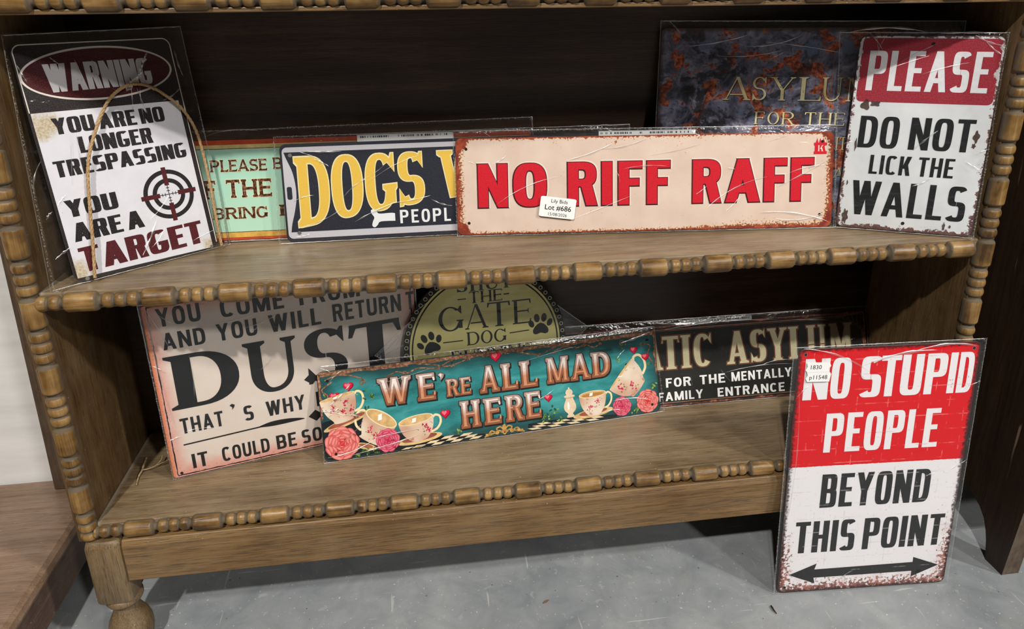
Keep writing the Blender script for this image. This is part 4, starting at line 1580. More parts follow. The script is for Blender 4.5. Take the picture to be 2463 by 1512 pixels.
# ============================================================ big dark ASYLUM sign at the back
def asyl():
    w, h = .2989, .2050
    o = sign('tin_sign', .6045, .1269, SM, .3045, .1298, w, 'large dark peeling-paint tin sign with pale gold ASYLUM lettering, behind the cream sign')
    g = G('peeling_paint_face')
    uv, u, v = uvsep(g)
    n1 = g.noise(uv, 16, 5, .62, .9)
    n2 = g.noise(uv, 55, 5, .65, .6)
    n3 = g.noise(uv, 210, 4, .65)
    base = g.ramp(n2, [(.34, (.045, .045, .068)), (.46, (.125, .125, .185)), (.56, (.23, .225, .30)), (.66, (.42, .41, .50))])
    base = g.mix(g.sm(n3, .50, .72), base, (.035, .035, .05))
    rust = g.sm(g.add(g.mul(g.noise(uv, 34, 5, .6, .8), .7), g.mul(n2, .3)), .53, .55)
    rc = g.ramp(n3, [(.38, (.09, .025, .015)), (.5, (.36, .068, .025)), (.62, (.66, .19, .07))])
    c = g.mix(rust, base, rc)
    dark = g.sm(g.add(n1, g.mul(g.sub(n2, .5), .3)), .47, .43, 0, 1)
    dark = g.mul(dark, g.sm(u, .14, .19, 1, 0))
    c = g.mix(g.mul(dark, .8), c, g.mix(g.sm(n3, .5, .62), (.012, .010, .011), (.05, .04, .04)))
    blue = g.mul(g.sm(g.noise(g.mapv(uv, (1, 1, 1), (3.3, 1.7, 0)), 30, 3), .64, .68), 1.0)
    c = g.mix(g.mul(blue, .7), c, (.15, .20, .33))
    dr = g.mul(g.sm(g.noise(g.mapv(uv, (150, 4, 1)), 1.0, 2), .70, .75), .8)
    c = g.mix(dr, c, (.42, .12, .05))
    ed = edge_d(g, u, v, w, h)
    c = g.mix(g.sm(ed, .001, .006, .85, 0), c, (.05, .028, .024))
    FACE = g.done(c, .32, g.bump(g.add(n3, n2), .5, .0012), .45)
    p = plate(o, rr_pts(0, 0, 298.9, 205, 5), w, FACE, plain('dark_brown_rim', (.045, .025, .022), .4))
    g = G('worn_gold_print')
    n = g.noise(g.coord('UV'), 190, 5, .7)
    n_ = g.noise(g.coord('UV'), 50, 3)
    GLD = g.done(g.mix(g.sm(n, .60, .66), g.ramp(n_, [(.35, (.66, .54, .25)), (.65, (.80, .73, .46))]), (.20, .10, .06)), .35)
    SHD = plain('letter_shade', (.02, .018, .02), .5)
    S2 = ST(.80, .13, .045, 2.0, .085, .03, .055, .03, .13)
    for m, k, du in ((SHD, 2, .7), (GLD, 3, 0)):
        a = Art(w)
        for ch, u0, u1 in (('A', 71, 95.5), ('S', 99, 113.5), ('Y', 119, 140.5), ('L', 148.5, 169), ('U', 171, 188), ('M', 196, 222)):
            a.letter(ch, u0 + du, u1 + du, 130 - du, 154.3 - du, S2, m, k)
        for t, u0, u1, v0, v1 in (('FOR', 104, 144, 104.8, 118), ('THE', 155, 195, 104.6, 118), ('IT', 189.4, 199, 79.3, 92.5), ('A', 190, 199, 49.2, 60.2)):
            a.line(t, u0 + du, u1 + du, v0 - du, v1 - du, S2, m, k, track=.22)
        a.build('lettering', p, label='pale gold lettering' if k == 3 else 'dark drop shade of the letters')
    a = Art(w)
    a.line('ASYLUM', 200, 201, 0, 1, S2, GLD, -9) if False else None
    sleeve(o, w, h, ((-1.5, -1.7), (301, -1.7), (301, 211), (-1.5, 213)), 61, 4, [((30, 186), (92, 198), .8), ((88, 186), (150, 200), .7), ((60, 176), (130, 183), .5), ((8, 212), (20, 200), .8), ((110, 190), (190, 178), .5), ((20, 150), (26, 178), .4)], puff=1.0, amp=1.1)
    return o


asyl()


# ============================================================ DUST sign
def dust():
    w, h = .2745, .2005
    o = sign('tin_sign', .0666, .0600, SL, -.2509, .0120, w, 'cream tin sign with pinkish rim and big black DUST lettering')
    g = G('cream_pink_face')
    uv, u, v = uvsep(g)
    d = edge_d(g, u, v, w, h)
    n = g.noise(uv, 22, 4, .6)
    n2 = g.noise(uv, 400, 3, .7)
    base = g.ramp(n, [(.3, (.64, .54, .46)), (.7, (.70, .61, .54))])
    c = g.mix(g.sm(g.add(d, g.mul(g.sub(n, .5), .02)), .003, .022, .85, 0), base, (.66, .28, .22))
    c = g.mix(g.sm(u, .0012, .0052, 1, 0), c, (.62, .20, .09))
    gr = g.mul(g.sm(n2, .58, .64), g.sm(d, .003, .013, .7, 0))
    c = g.mix(gr, c, (.22, .07, .05))
    FACE = g.done(c, .33)
    p = plate(o, rr_pts(0, 0, 274.5, 200.5, 3), w, FACE, plain('orange_brown_rim', (.30, .09, .05), .4))
    a = Art(w)
    rnd = random.Random(2)
    for (p0, p1) in (((5.0, 2.5), (5.4, 198)), ((5, 2.6), (270, 2.6)), ((270, 2.5), (270, 198)), ((5.4, 198), (270, 198))):
        pts = [(p0[0] + (p1[0] - p0[0]) * i / 60 + rnd.uniform(-.25, .25), p0[1] + (p1[1] - p0[1]) * i / 60 + rnd.uniform(-.25, .25)) for i in range(61)]
        a.stroke(pts, [rnd.uniform(.6, 1.5) for _ in pts], INK, 1)
    a.build('border_line', p)
    a = Art(w)
    a.ell(8.9, 5.2, 1.6, 1.6, HOLE, 3, n=14)
    a.build('nail_hole', p)
    a = Art(w)
    D2 = ST(.60, .185, .155, 3.0)
    a.line('YOU', 12.6, 53, 175.6, 195, D2, INKSOFT, 2, track=.16)
    a.line('COME', 72, 134, 175.2, 195, D2, INKSOFT, 2, track=.14)
    a.line('FROM', 150, 214, 175.2, 195, D2, INKSOFT, 2, track=.14)
    for t, u0, u1 in (('AND', 14, 54), ('YOU', 65, 104.5), ('WILL', 116.5, 170), ('RETURN', 183, 258.5), ('T', 268, 280)):
        if t == 'T': u0, u1 = 264.5, 273.5
        a.line(t, u0, u1, 149.8, 168.2 + (u0 - 20) * .012, D2, INKSOFT, 2, track=.14)
    for t, u0, u1 in (('THAT', 16, 58), ("'", 66, 71), ('S', 79, 88.5), ('WHY', 102, 143), ('I', 155.5, 158.8), ('M', 166, 180)):
        a.line(t, u0, u1, 51.4 if t != "'" else 57, 69.6 if t != "'" else 75, D2, INKSOFT, 2, track=.14)
    for t, u0, u1 in (('IT', 21, 36.5), ('COULD', 51, 100), ('BE', 107.8, 129), ('SO', 135.2, 157), ('MUCH', 167, 210)):
        a.line(t, u0, u1, 7.6, 25.2, D2, INKSOFT, 2, track=.14)
    a.build('lettering', p, label='small black lettering')
    a = Art(w)
    for ch, u0, u1, v0, v1 in (('D', 18, 80.5, 80.5, 142), ('U', 92, 136, 80, 142), ('S', 149, 193.8, 80, 144), ('T', 198.5, 255, 80, 142)):
        a.letter(ch, u0, u1, v0, v1, DUSTF, INK, 2)
    a.build('lettering', p, label='large black DUST lettering')
    a = Art(w)
    a.stroke([(15.6, 38.2), (95, 40.6)], 1.6, INK, 2)
    a.poly(spline([(88, 40.0), (105, 44.2), (125, 43.6), (141, 39.6), (125, 38.6), (105, 38.6), (88, 40.8)], 4)[:-1], INK, 2)
    a.build('rule', p)
    for cv, k in ((40.4, 2), (87, 3)):
        a = Art(w)
        a.poly([(145, cv), (153, cv + 7.2), (161, cv), (153, cv - 7)], INK, k)
        a.build('diamond', p)
    sleeve(o, w, h, ((-1, -1.7), (277, -1.7), (277, 202), (-2.5, 202)), 71, 4, [((4, 198), (20, 150), .5), ((6, 196), (12, 60), .6), ((20, 54), (52, 50), .4), ((60, 170), (110, 176), .5), ((36, 140), (34, 90), .5), ((90, 160), (130, 172), .5), ((14, 190), (26, 178), .5)], puff=1.0)
    return o


dust()


# ============================================================ round dog-gate sign
def gate():
    w, h = .2, .2
    o = sign('tin_sign', .3305, .1060, SL, -.10, .12, w, 'round yellow tin sign with paw prints and GATE lettering, behind the teal sign')
    CU, CV, R = 83.3, 98.0, 97.0
    YF = plain('dull_yellow_face', (.66, .60, .24), .35, .06, 25)
    BKF = plain('black_rim_face', (.010, .010, .010), .33)
    RG = plain('pale_ring_print', (.58, .54, .34), .4)
    # stands on its lowest point
    pts = [(CU + R * cos(2 * pi * i / 96), CV + R * sin(2 * pi * i / 96)) for i in range(96)]
    b = plate(o, pts, w, BKF, TINB)
    a = Art(w)
    a.ell(CU, CV, 89.5, 89.5, YF, 1, n=96)
    a.ring(CU, CV, 87.2, 87.2, 1.7, INK, 2, n=96)
    a.build('yellow_disc', b)
    a = Art(w)
    for i in range(66):
        q = 2 * pi * i / 66
        a.ring(CU + 93.3 * cos(q), CV + 93.3 * sin(q), 2.35, 2.35, .65, RG, 2, n=14)
    a.build('ring_chain', b)
    a = Art(w)
    a.line('SHUT', 52, 116, 166.6, 181, ST(.70, .18, .07, 2.2, .07, .04, .08, .03, .10), INK, 2, track=.22)
    a.line('THE', 66, 104.5, 152, 166, ST(.82, .17, .07, 2.0, .08, .045, .09, .03, .10), INK, 2, track=.18)
    GT = ST(.95, .155, .055, 2.0, .085, .035, .06, .03, .13)
    for ch, u0, u1 in (('G', 29, 56.5), ('A', 61, 85), ('T', 86.5, 113), ('E', 118, 138)):
        a.letter(ch, u0, u1, 121, 150.5, GT, INK, 2)
    a.line('DOG', 61.5, 107, 101.6, 117.6, ST(.92, .17, .07, 2.0, .08, .045, .08, .03, .12), INK, 2, track=.12)
    a.line('RUNNING', 42, 138, 80, 96.5, ST(.80, .17, .07, 2.0, .07, .045, .08, .03, .12), INK, 2, track=.2)
    a.build('lettering', b)
    a = Art(w)
    for p0, p1 in (((32.7, 108.3), (56.1, 108.4)), ((111.5, 111.0), (135.4, 112)), ((52.3, 158), (62, 158)), ((106.5, 159), (113, 159.3))):
        a = Art(w)
        a.stroke([p0, p1], 1.3, INK, 2)
        a.build('dash', b)
    for cu, cv, rt in ((19, 105.5, .30), (149.5, 113.5, -.0)):
        a = Art(w)
        f = lambda x, y: (cu + x * cos(rt) - y * sin(rt), cv + x * sin(rt) + y * cos(rt))
        a.poly([f(*q) for q in spline([(0, 6), (5, 3.5), (9.2, -2), (9, -6.5), (5.5, -8), (0, -6.6), (-5.5, -8), (-9, -6.5), (-9.2, -2), (-5, 3.5), (0, 6)], 4)[:-1]], INK, 2)
        for x, y, r1, r2, q in ((-11.2, 5.5, 3.2, 4.8, .45), (-4.4, 12.0, 3.4, 5.3, .12), (4.4, 12.0, 3.4, 5.3, -.12), (11.2, 5.5, 3.2, 4.8, -.45)):
            c = f(x, y)
            a.ell(c[0], c[1], r1, r2, INK, 2, rot=rt + q, n=24)
        a.build('paw_print', b)
    sleeve(o, w, h, ((83, -1.7), (210, 107), (84, 212), (-46, 103)), 81, 0, [((-34, 106), (-10, 128), .6), ((-26, 108), (0, 116), .5), ((-16, 128), (2, 144), .6), ((-36, 101), (-14, 110), .5), ((-20, 112), (-6, 134), .4), ((4, 150), (20, 160), .5)], puff=1.0, amp=1.1, bend=.08, bendr=.03)
    return o


gate()


# ============================================================ WE'RE ALL MAD HERE
def mad():
    w, h = .4021, .1004
    o = sign('tin_sign', .2243, .0650, SL, -.1112, .3066, w, "teal long tin sign reading WE'RE ALL MAD HERE with teacups and roses")
    g = G('teal_face')
    uv, u, v = uvsep(g)
    n = g.noise(g.mapv(uv, (18, 60, 1), rot=(0, 0, -.25)), 1.0, 5, .6, .5)
    n2 = g.noise(uv, 900, 2)
    n3 = g.noise(uv, 13, 3)
    c = g.ramp(g.add(g.mul(n, .5), g.mul(n3, .5)), [(.38, (.014, .115, .118)), (.5, (.030, .225, .230)), (.62, (.075, .36, .36))])
    c = g.mix(g.mul(g.sm(n2, .5, .66), .3), c, (.08, .32, .31))
    d = edge_d(g, u, v, w, h)
    dk = g.sm(g.add(d, g.mul(g.sub(n3, .5), .03)), .003, .030, .88, 0)
    c = g.mix(dk, c, (.014, .040, .042))
    TEAL = g.done(c, .30)
    p = plate(o, rr_pts(0, 0, 402.1, 100.4, 6), w, TEAL, plain('brown_black_rim', (.035, .02, .016), .4))
    DKB = plain('dark_print', (.010, .014, .016), .4)
    CRM = plain('cream_tile_print', (.70, .56, .36), .35, .12, 120)
    g = G('copper_scroll_print')
    n = g.noise(g.coord('UV'), 240, 4, .7)
    COP = g.done(g.ramp(n, [(.3, (.05, .022, .014)), (.5, (.22, .10, .055)), (.68, (.50, .29, .18))]), .3)
    GOLD = plain('gold_scroll_print', (.50, .27, .07), .3, .5, 300)
    # chequered ground and dark table under the cups
    a = Art(w)
    a.poly([q for q in spline([(1.2, 44), (14, 46), (48, 49), (60, 30), (82, 22), (132, 10), (150, 4)], 5)] + [(150, 1.1), (7, 1.1), (2.8, 2.8), (1.2, 7)], DKB, 1)
    a.poly([(78, .6), (182, .6), (181, 5.2), (136, 9.4), (110, 6)], DKB, 1)
    a.poly([(232, .6), (345, .6), (345, 4), (300, 8), (262, 9), (234, 8.6)], DKB, 1)
    for r_, (y0, y1) in enumerate(((.9, 3.4), (3.4, 6.1), (6.1, 8.9))):
        for k_ in range(8):
            sk = 5.5
            x0 = 74 + k_ * 22 + r_ * (sk + 11) - 22 * (r_ > 1)
            if x0 > 112 - 14 * (2 - r_) and x0 + 11 < (176, 178, 176)[r_]:
                a.poly([(x0, y0), (x0 + 11, y0), (x0 + 11 + sk, y1), (x0 + sk, y1)], CRM, 2)
    for x in (84, 98):
        a.poly([(x, .9), (x + 9, .9), (x + 15, 2.8), (x + 6, 2.8)], CRM, 2)
    for r_, (y0, y1) in enumerate(((.9, 3.2), (3.2, 5.5), (5.5, 7.8))):
        for k_ in range(6):
            sk = -6.0
            x0 = 238 + k_ * 24 - r_ * 6 + 12 * (r_ % 2)
            if 232 < x0 and x0 + 12 < (346, 338, 300)[r_]:
                a.poly([(x0, y0), (x0 + 12, y0), (x0 + 12 + sk, y1), (x0 + sk, y1)], CRM, 2)
    a.build('chequered_floor', p)
    # dark frame band with curling copper scrolls
    a = Art(w)
    rnd = random.Random(4)
    a.poly([(2, 99.6)] + [(2 + i * 398 / 60, 95.4 + rnd.uniform(-1.2, 1.0)) for i in range(61)] + [(400, 99.6)], COP, 1)
    a.poly([(.8, 98)] + [(3.2 + rnd.uniform(-1, 1), 97 - i * 4) for i in range(13)] + [(.8, 46)], COP, 1)
    a.poly([(401.2, 98)] + [(398.6 + rnd.uniform(-1.2, 1), 97 - i * 4) for i in range(13)] + [(401.2, 46)], COP, 1)
    def curl(cu, cv, r, s_=1, t=1.35):
        pts = []
        for i in range(40):
            q = i / 39 * 4.2 * pi / 2
            rr = r * (1 - i / 46)
            pts.append((cu + s_ * rr * cos(q - .5), cv + rr * sin(q - .5)))
        a.stroke(pts, t * .8, COP, 3)
    for pts in ([(76, 85), (86, 90), (98, 87), (112, 91), (132, 88.5), (150, 95), (172, 97)], [(110, 96), (128, 93), (142, 89), (158, 91), (176, 96), (196, 95.5)],
                [(206, 96), (222, 97), (238, 92), (252, 89), (262, 91), (278, 97)], [(268, 88), (284, 94), (300, 91), (312, 93), (322, 89), (330, 92)], [(8, 90), (20, 94), (34, 93), (50, 86), (46, 80)],
                [(396, 62), (390, 72), (394, 82), (384, 86)], [(4, 60), (10, 72), (4, 80), (16, 88)], [(60, 96), (84, 97.5), (100, 95)], [(340, 96), (360, 97.5), (380, 95)]):
        a.stroke(spline(pts, 7), 1.5, COP, 3)
    for cu, cv, r, s_ in ((78, 85.5, 2.2, 1), (96, 87.5, 2.4, -1), (150, 88.5, 2.4, 1), (133, 87.6, 2.0, 1), (48, 82.5, 4.0, 1), (253, 88, 2.2, 1), (310, 92.3, 2.2, -1), (272, 88, 2.0, 1), (330, 92, 1.8, 1), (358, 89, 5.0, 1), (384, 84, 3.4, -1), (168, 94, 3.0, 1), (232, 95, 3.0, -1), (188, 95, 3, 1), (216, 95.5, 3, -1)):
        curl(cu, cv, r, s_)
    a.build('scroll_border', p, label='copper scroll border')
    a = Art(w)
    for s_ in (-1, 1):
        for pts in ([(204.6, 1), (204.6 + s_ * 6, 6), (204.6 + s_ * 12, 4), (204.6 + s_ * 24, 1)], [(204.6, 4), (204.6 + s_ * 4, 10), (204.6 + s_ * 9, 9), (204.6 + s_ * 8, 6)], [(204.6 + s_ * 8, 2), (204.6 + s_ * 15, 7), (204.6 + s_ * 19, 3)]):
            a.stroke(spline(pts, 6), 1.5, GOLD, 3)
        for q, r in ((3, 3), (9, 4), (16, 3.2), (21, 2.4)):
            a.ell(204.6 + s_ * q, 2.2 + (10 - q * .3) * .25, r * .7, r * .5, GOLD, 2, n=14)
    a.ell(204.6, 9.5, 2.2, 3.6, GOLD, 4, n=16)
    a.build('gold_ornament', p)

    # hearts
    HR = plain('heart_red', (.58, .012, .045), .25)
    HL = plain('heart_pink', (.78, .16, .20), .25)
    HS = plain('heart_deep', (.20, .004, .018), .3)
    a = Art(w)
    for cu, cv, r in ((32.5, 81, 5.2), (16.8, 71.5, 5.4), (137.2, 35.2, 5.2), (260.4, 36.4, 4.6), (372.4, 79.8, 4.6), (386.7, 69.5, 4.6), (201.2, 93.2, 6.0)):
        a = Art(w)
        H = lambda k, dx=0, dy=0: [(cu + dx + k * r * 1.0 * (sin(t) ** 3), cv + dy + k * r * .95 * (13 * cos(t) - 5 * cos(2 * t) - 2 * cos(3 * t) - cos(4 * t)) / 15) for t in [2 * pi * i / 32 for i in range(32)]]
        a.poly(H(1.10, .4, -.5), HS, 5)
        a.poly(H(1.0), HR, 6)
        a.poly(H(.55, -.9, .9), HL, 7)
        a.build('heart', p)
    # leaves
    a = Art(w)
    GR = [plain('leaf_green', (.10, .20, .035), .4), plain('leaf_pale', (.26, .36, .08), .4), plain('leaf_dark', (.025, .085, .03), .4)]
    rnd = random.Random(12)
    for cu, cv, r, n_ in ((44, 74, 7, 8), (57, 66, 5, 7), (48, 64, 3, 3), (52, 53, 5, 5), (258, 12, 9, 14), (266, 20, 6, 8), (274, 9, 4, 4), (352, 70, 3, 3), (362, 62, 3, 3), (356, 84, 2, 2), (392, 60, 3, 3), (396, 32, 5, 8), (44, 8, 7, 9), (56, 5, 6, 8), (34, 2.5, 4, 4), (368, 6, 7, 9), (150, 12, 5, 5), (285, 92, 2, 2), (6, 74, 3, 3), (150, 91, 2, 2)):
        a = Art(w)
        for _ in range(n_):
            q = rnd.uniform(0, 6.28)
            a.ell(cu + rnd.gauss(0, r * .5), min(97, max(2, cv + rnd.gauss(0, r * .4))), rnd.uniform(1.1, 2.3), rnd.uniform(.7, 1.2), rnd.choice(GR), rnd.choice((3, 4)), rot=q, n=10)
        a.build('leaf_sprig', p)

    # crockery
    g = G('china_print')
    uv = g.coord('UV')
    n = g.noise(uv, 130, 4, .6)
    nb = g.noise(uv, 26, 2)
    c = g.ramp(nb, [(.35, (.52, .29, .20)), (.5, (.65, .48, .35)), (.65, (.72, .62, .50))])
    CH = g.done(g.mix(g.mul(g.sm(n, .60, .66), .65), c, (.40, .10, .09)), .28)
    CHI = plain('china_inside', (.62, .40, .17), .3, .25, 120)
    CHR = plain('china_rim', (.80, .66, .40), .3)
    TEA = plain('tea_print', (.44, .20, .055), .25)
    SAU = plain('saucer_print', (.62, .44, .20), .3, .25, 100)
    SAUD = plain('saucer_underside', (.34, .09, .05), .35, .3, 60)
    RS = plain('china_rose', (.62, .05, .11), .35, .35, 400)
    RSG = plain('china_leaf', (.16, .17, .06), .4)
    GLW = plain('china_glint', (.85, .84, .80), .2)

    def cup(name, cu, cv, rot, W_, H_, handle=1, tilt=.30, flower=((0, -.45),), tea=False, foot=.42):
        """cup outline in its own frame: rim centre at the origin, body below"""
        a = Art(w)
        f = lambda x, y: (cu + x * cos(rot) - y * sin(rot), cv + x * sin(rot) + y * cos(rot))
        hs = handle
        hp = spline([(hs * W_ * .86, -H_ * .16), (hs * W_ * 1.12, -H_ * .02), (hs * W_ * 1.36, -H_ * .14), (hs * W_ * 1.34, -H_ * .42), (hs * W_ * 1.08, -H_ * .66), (hs * W_ * .70, -H_ * .74)], 6)
        a.stroke([f(*q) for q in hp], W_ * .13, CHR, 4)
        body = [(-W_, 0), (-W_ * .97, -H_ * .25), (-W_ * .84, -H_ * .58), (-W_ * .58, -H_ * .86), (-W_ * foot, -H_ * .98), (0, -H_ * 1.02), (W_ * foot, -H_ * .98), (W_ * .58, -H_ * .86), (W_ * .84, -H_ * .58), (W_ * .97, -H_ * .25), (W_, 0)]
        a.poly([f(*q) for q in spline(body, 4)], CH, 5)
        a.ell(cu, cv, W_, W_ * tilt, CHR, 6, rot=rot)
        a.ell(cu, cv, W_ * .93, W_ * tilt * .84, CHI, 7, rot=rot)
        if tea:
            c = f(0, -W_ * tilt * .18)
            a.ell(c[0], c[1], W_ * .80, W_ * tilt * .55, TEA, 8, rot=rot)
        c = f(-W_ * .15, 0)
        a.poly([(c[0] - W_ * .1, c[1] - W_ * tilt * .5), (c[0] + W_ * .14, c[1] - W_ * tilt * .4), (c[0] + W_ * .18, c[1] + W_ * tilt * .5), (c[0] - W_ * .04, c[1] + W_ * tilt * .4)], GLW, 9)
        rnd = random.Random(int(cu))
        for x, y in flower:
            c = f(x * W_, y * H_)
            for _ in range(9):
                a.ell(c[0] + rnd.gauss(0, W_ * .09), c[1] + rnd.gauss(0, W_ * .09), W_ * .055, W_ * .042, RS, 7, n=9, rot=rnd.uniform(0, 3))
            for _ in range(5):
                a.ell(c[0] + rnd.gauss(0, W_ * .2), c[1] + rnd.gauss(0, W_ * .17), W_ * .05, W_ * .022, RSG, 6, n=8, rot=rnd.uniform(0, 3))
        return a.build(name, p)

    for cu, cv, r1, r2, dv, r3, r4, rt in ((106, 10.5, 26, 5.2, 1.1, 20, 3.4, .08), (315, 10.2, 25.5, 5.0, 1.2, 18, 3.2, .08), (28, 42, 27, 4.4, 1, 22, 3.0, .30), (46, 11, 12, 3.6, .8, 8, 2, -.35)):
        a = Art(w)
        a.ell(cu, cv, r1, r2, SAU, 3, rot=rt)
        a.ell(cu, cv + dv, r3, r4, SAUD, 4, rot=rt)
        a.build('saucer', p)
    cup('teacup', 19.5, 70.5, .20, 19.5, 29, 1, .12, ((.35, -.3), (.1, -.6), (-.4, -.4), (.6, -.65)), False, .5)
    cup('teacup', 65.5, 40.0, -.60, 19.2, 29, -1, .40, ((.2, -.7), (-.3, -.6)), False, .62)
    cup('teacup', 103.3, 33.0, .13, 20.0, 24.5, 1, .26, ((.45, -.38), (.6, -.6)), False, .38)
    cup('teacup', 315.5, 33.0, .03, 17.2, 26, 1, .24, ((.35, -.36), (-.3, -.60)), True, .36)
    cup('teacup', 353.6, 52.0, .83, 23.5, 31, 1, .06, ((-.05, -.62), (-.5, -.35)), False, .5)
    a = Art(w)
    SHK = plain('shaker_cream', (.72, .58, .40), .3, .15, 60)
    SHD = plain('shaker_shade', (.50, .33, .19), .35)
    cx = 286.5
    prof = [(0, 9), (4.4, 9.2), (4.2, 11.5), (3.0, 13.4), (6.6, 17.5), (7.6, 22), (6.2, 27.2), (4.6, 31), (4.8, 33.8)]
    a.poly([(cx + x, y) for x, y in spline(prof, 4)] + [(cx - x, y) for x, y in spline(prof, 4)[::-1]], SHK, 4)
    a.ell(cx, 33.8, 6.9, 2.0, SHD, 5); a.ell(cx, 34.5, 6.7, 1.7, SHK, 6)
    a.ell(cx, 38.8, 4.5, 4.3, SHK, 5); a.ell(cx, 43.6, 1.1, 1.6, SHK, 6)
    a.ell(cx - 2, 23, 1.4, 5, GLW, 5)
    a.build('sugar_shaker', p)

    # roses: overlapping wavy petals
    PK = [plain('petal_a', (.60, .115, .105), .35), plain('petal_b', (.68, .17, .15), .35), plain('petal_c', (.44, .050, .058), .35), plain('petal_d', (.76, .27, .24), .35), plain('petal_e', (.60, .035, .035), .35)]
    PK2 = [plain('petal_f', (.52, .05, .10), .35), plain('petal_g', (.60, .085, .145), .35), plain('petal_h', (.32, .02, .05), .35), plain('petal_i', (.68, .16, .22), .35), plain('petal_j', (.52, .03, .08), .35)]

    def rose(cu, cv, R, pal, seed):
        rnd = random.Random(seed)
        a = Art(w)
        k = 6
        for ri, (rr, n_, pr) in enumerate(((.72, 9, .36), (.54, 8, .33), (.38, 7, .28), (.24, 5, .22), (.11, 4, .16))):
            off_ = rnd.uniform(0, 6)
            for i in range(n_):
                q = off_ + 2 * pi * i / n_
                c = (cu + R * rr * cos(q), cv + R * rr * sin(q))
                kk = k + (i % 2)
                a.ell(c[0], c[1], R * pr * 1.12, R * pr * .86, pal[2], kk, rot=q + pi / 2, n=22, wob=.06, lob=4, ph=i)
                a.ell(c[0] + R * .02 * cos(q), c[1] + R * .02 * sin(q), R * pr * 1.04, R * pr * .78, pal[(i + ri) % 2 if ri < 3 else (0 if ri == 3 else 4)], kk + .5, rot=q + pi / 2, n=22, wob=.06, lob=4, ph=i)
                a.ell(c[0] + R * pr * .50 * cos(q), c[1] + R * pr * .50 * sin(q), R * pr * .70, R * pr * .16, pal[3], kk + .8, rot=q + pi / 2, n=16)
            k += 2
        a.ell(cu, cv, R * .12, R * .12, pal[4], k, n=12)
        a.ring(cu, cv, R * .08, R * .08, R * .03, pal[2], k + 1, n=14)
        return a.build('rose', p)
    rose(20.5, 18.5, 18.5, PK, 1)
    rose(70.5, 14.2, 13.2, PK2, 2)
    rose(352.0, 13.2, 11.8, PK2, 3)
    rose(385.5, 15.0, 14.2, PK, 4)

    # bevelled copper lettering: dark edge, body graded from silver-pink above to copper below, raised facets
    def cop(name, bands, hi, lo):
        g = G(name)
        uv, u, v = uvsep(g)
        n = g.noise(uv, 210, 5, .75)
        t = g.math('MAXIMUM', g.sm(v, .064, .078), g.mul(g.sm(v, .027, .042), g.sm(v, .0515, .049)))
        t = g.math('ADD', t, g.mul(g.sub(n, .5), .9), True)
        c = g.mix(t, lo, hi)
        c = g.mix(g.mul(g.sm(n, .60, .68), .75), c, (.10, .045, .03))
        return g.done(c, .25)
    BODY = cop('copper_letter_body', 2, (.40, .29, .25), (.27, .095, .045))
    CORE = cop('copper_letter_core', 2, (.78, .70, .65), (.56, .25, .13))
    EDGE = plain('copper_letter_edge', (.055, .022, .014), .35)
    lets = [('W', 66.5, 99.5, 54, 84.2), ('E', 110, 128, 53.6, 83.6), ("'", 132.5, 138.8, 60, 82), ('R', 142, 155, 53.8, 73.8), ('E', 158, 169.2, 53.8, 73.6), ('A', 181.5, 201.5, 52.6, 83.2), ('L', 208, 224.8, 52.5, 83), ('L', 230.5, 248.5, 52.5, 83),
            ('M', 262.5, 286.5, 53, 83), ('A', 292, 313.5, 52.6, 83), ('D', 319, 340.4, 52.8, 82.4), ('H', 156.5, 176, 15, 46), ('E', 184, 201.8, 15.2, 45.2), ('R', 209.5, 228.5, 14.8, 45.2), ('E', 233.5, 250, 15, 46)]
    for m, k, e, du, dv in ((DKB, 8, .045, .9, -1.1), (EDGE, 9, .040, 0, 0), (BODY, 10, .015, 0, 0), (CORE, 13, -.055, -.2, .3)):
        a = Art(w)
        for ch, u0, u1, v0, v1 in lets:
            a.letter(ch, u0 + du, u1 + du, v0 + dv, v1 + dv, MADF, m, k, e)
        a.build('lettering', p, label={8: 'dark drop shade of the letters', 9: 'dark edge of the letters', 10: 'copper body of the letters', 13: 'bright raised facets of the letters'}[k])
    for u_, v_ in ((11, 90), (391, 90), (391, 10), (13, 8)):
        a = Art(w)
        a.ell(u_, v_, 1.5, 1.5, HOLE, 20, n=14)
        a.build('nail_hole', p)
    sleeve(o, w, h, ((-1.5, -2.0), (407.5, -2.0), (402.5, 105.5), (4.5, 106.5)), 91, 4,
           [((4, 5), (60, 20), .7), ((58, 19.5), (108, 22.5), .9), ((30, 4), (112, 16.5), 1.0), ((2, 57), (24, 50), .8), ((2, 56.5), (22, 58), .9), ((22, 50), (44, 45), .9), ((14, 14), (44, 38), .6), ((10, 62), (36, 84), 1.6), ((340, 21), (392, 15), .9), ((322, 8), (352, 9), .8), ((356, 90), (396, 99), 1.6), ((5, 104), (16, 98), .7), ((60, 78), (130, 90), .35), ((230, 82), (300, 93), .3)], puff=1.15, amp=.9)
    return o


mad()


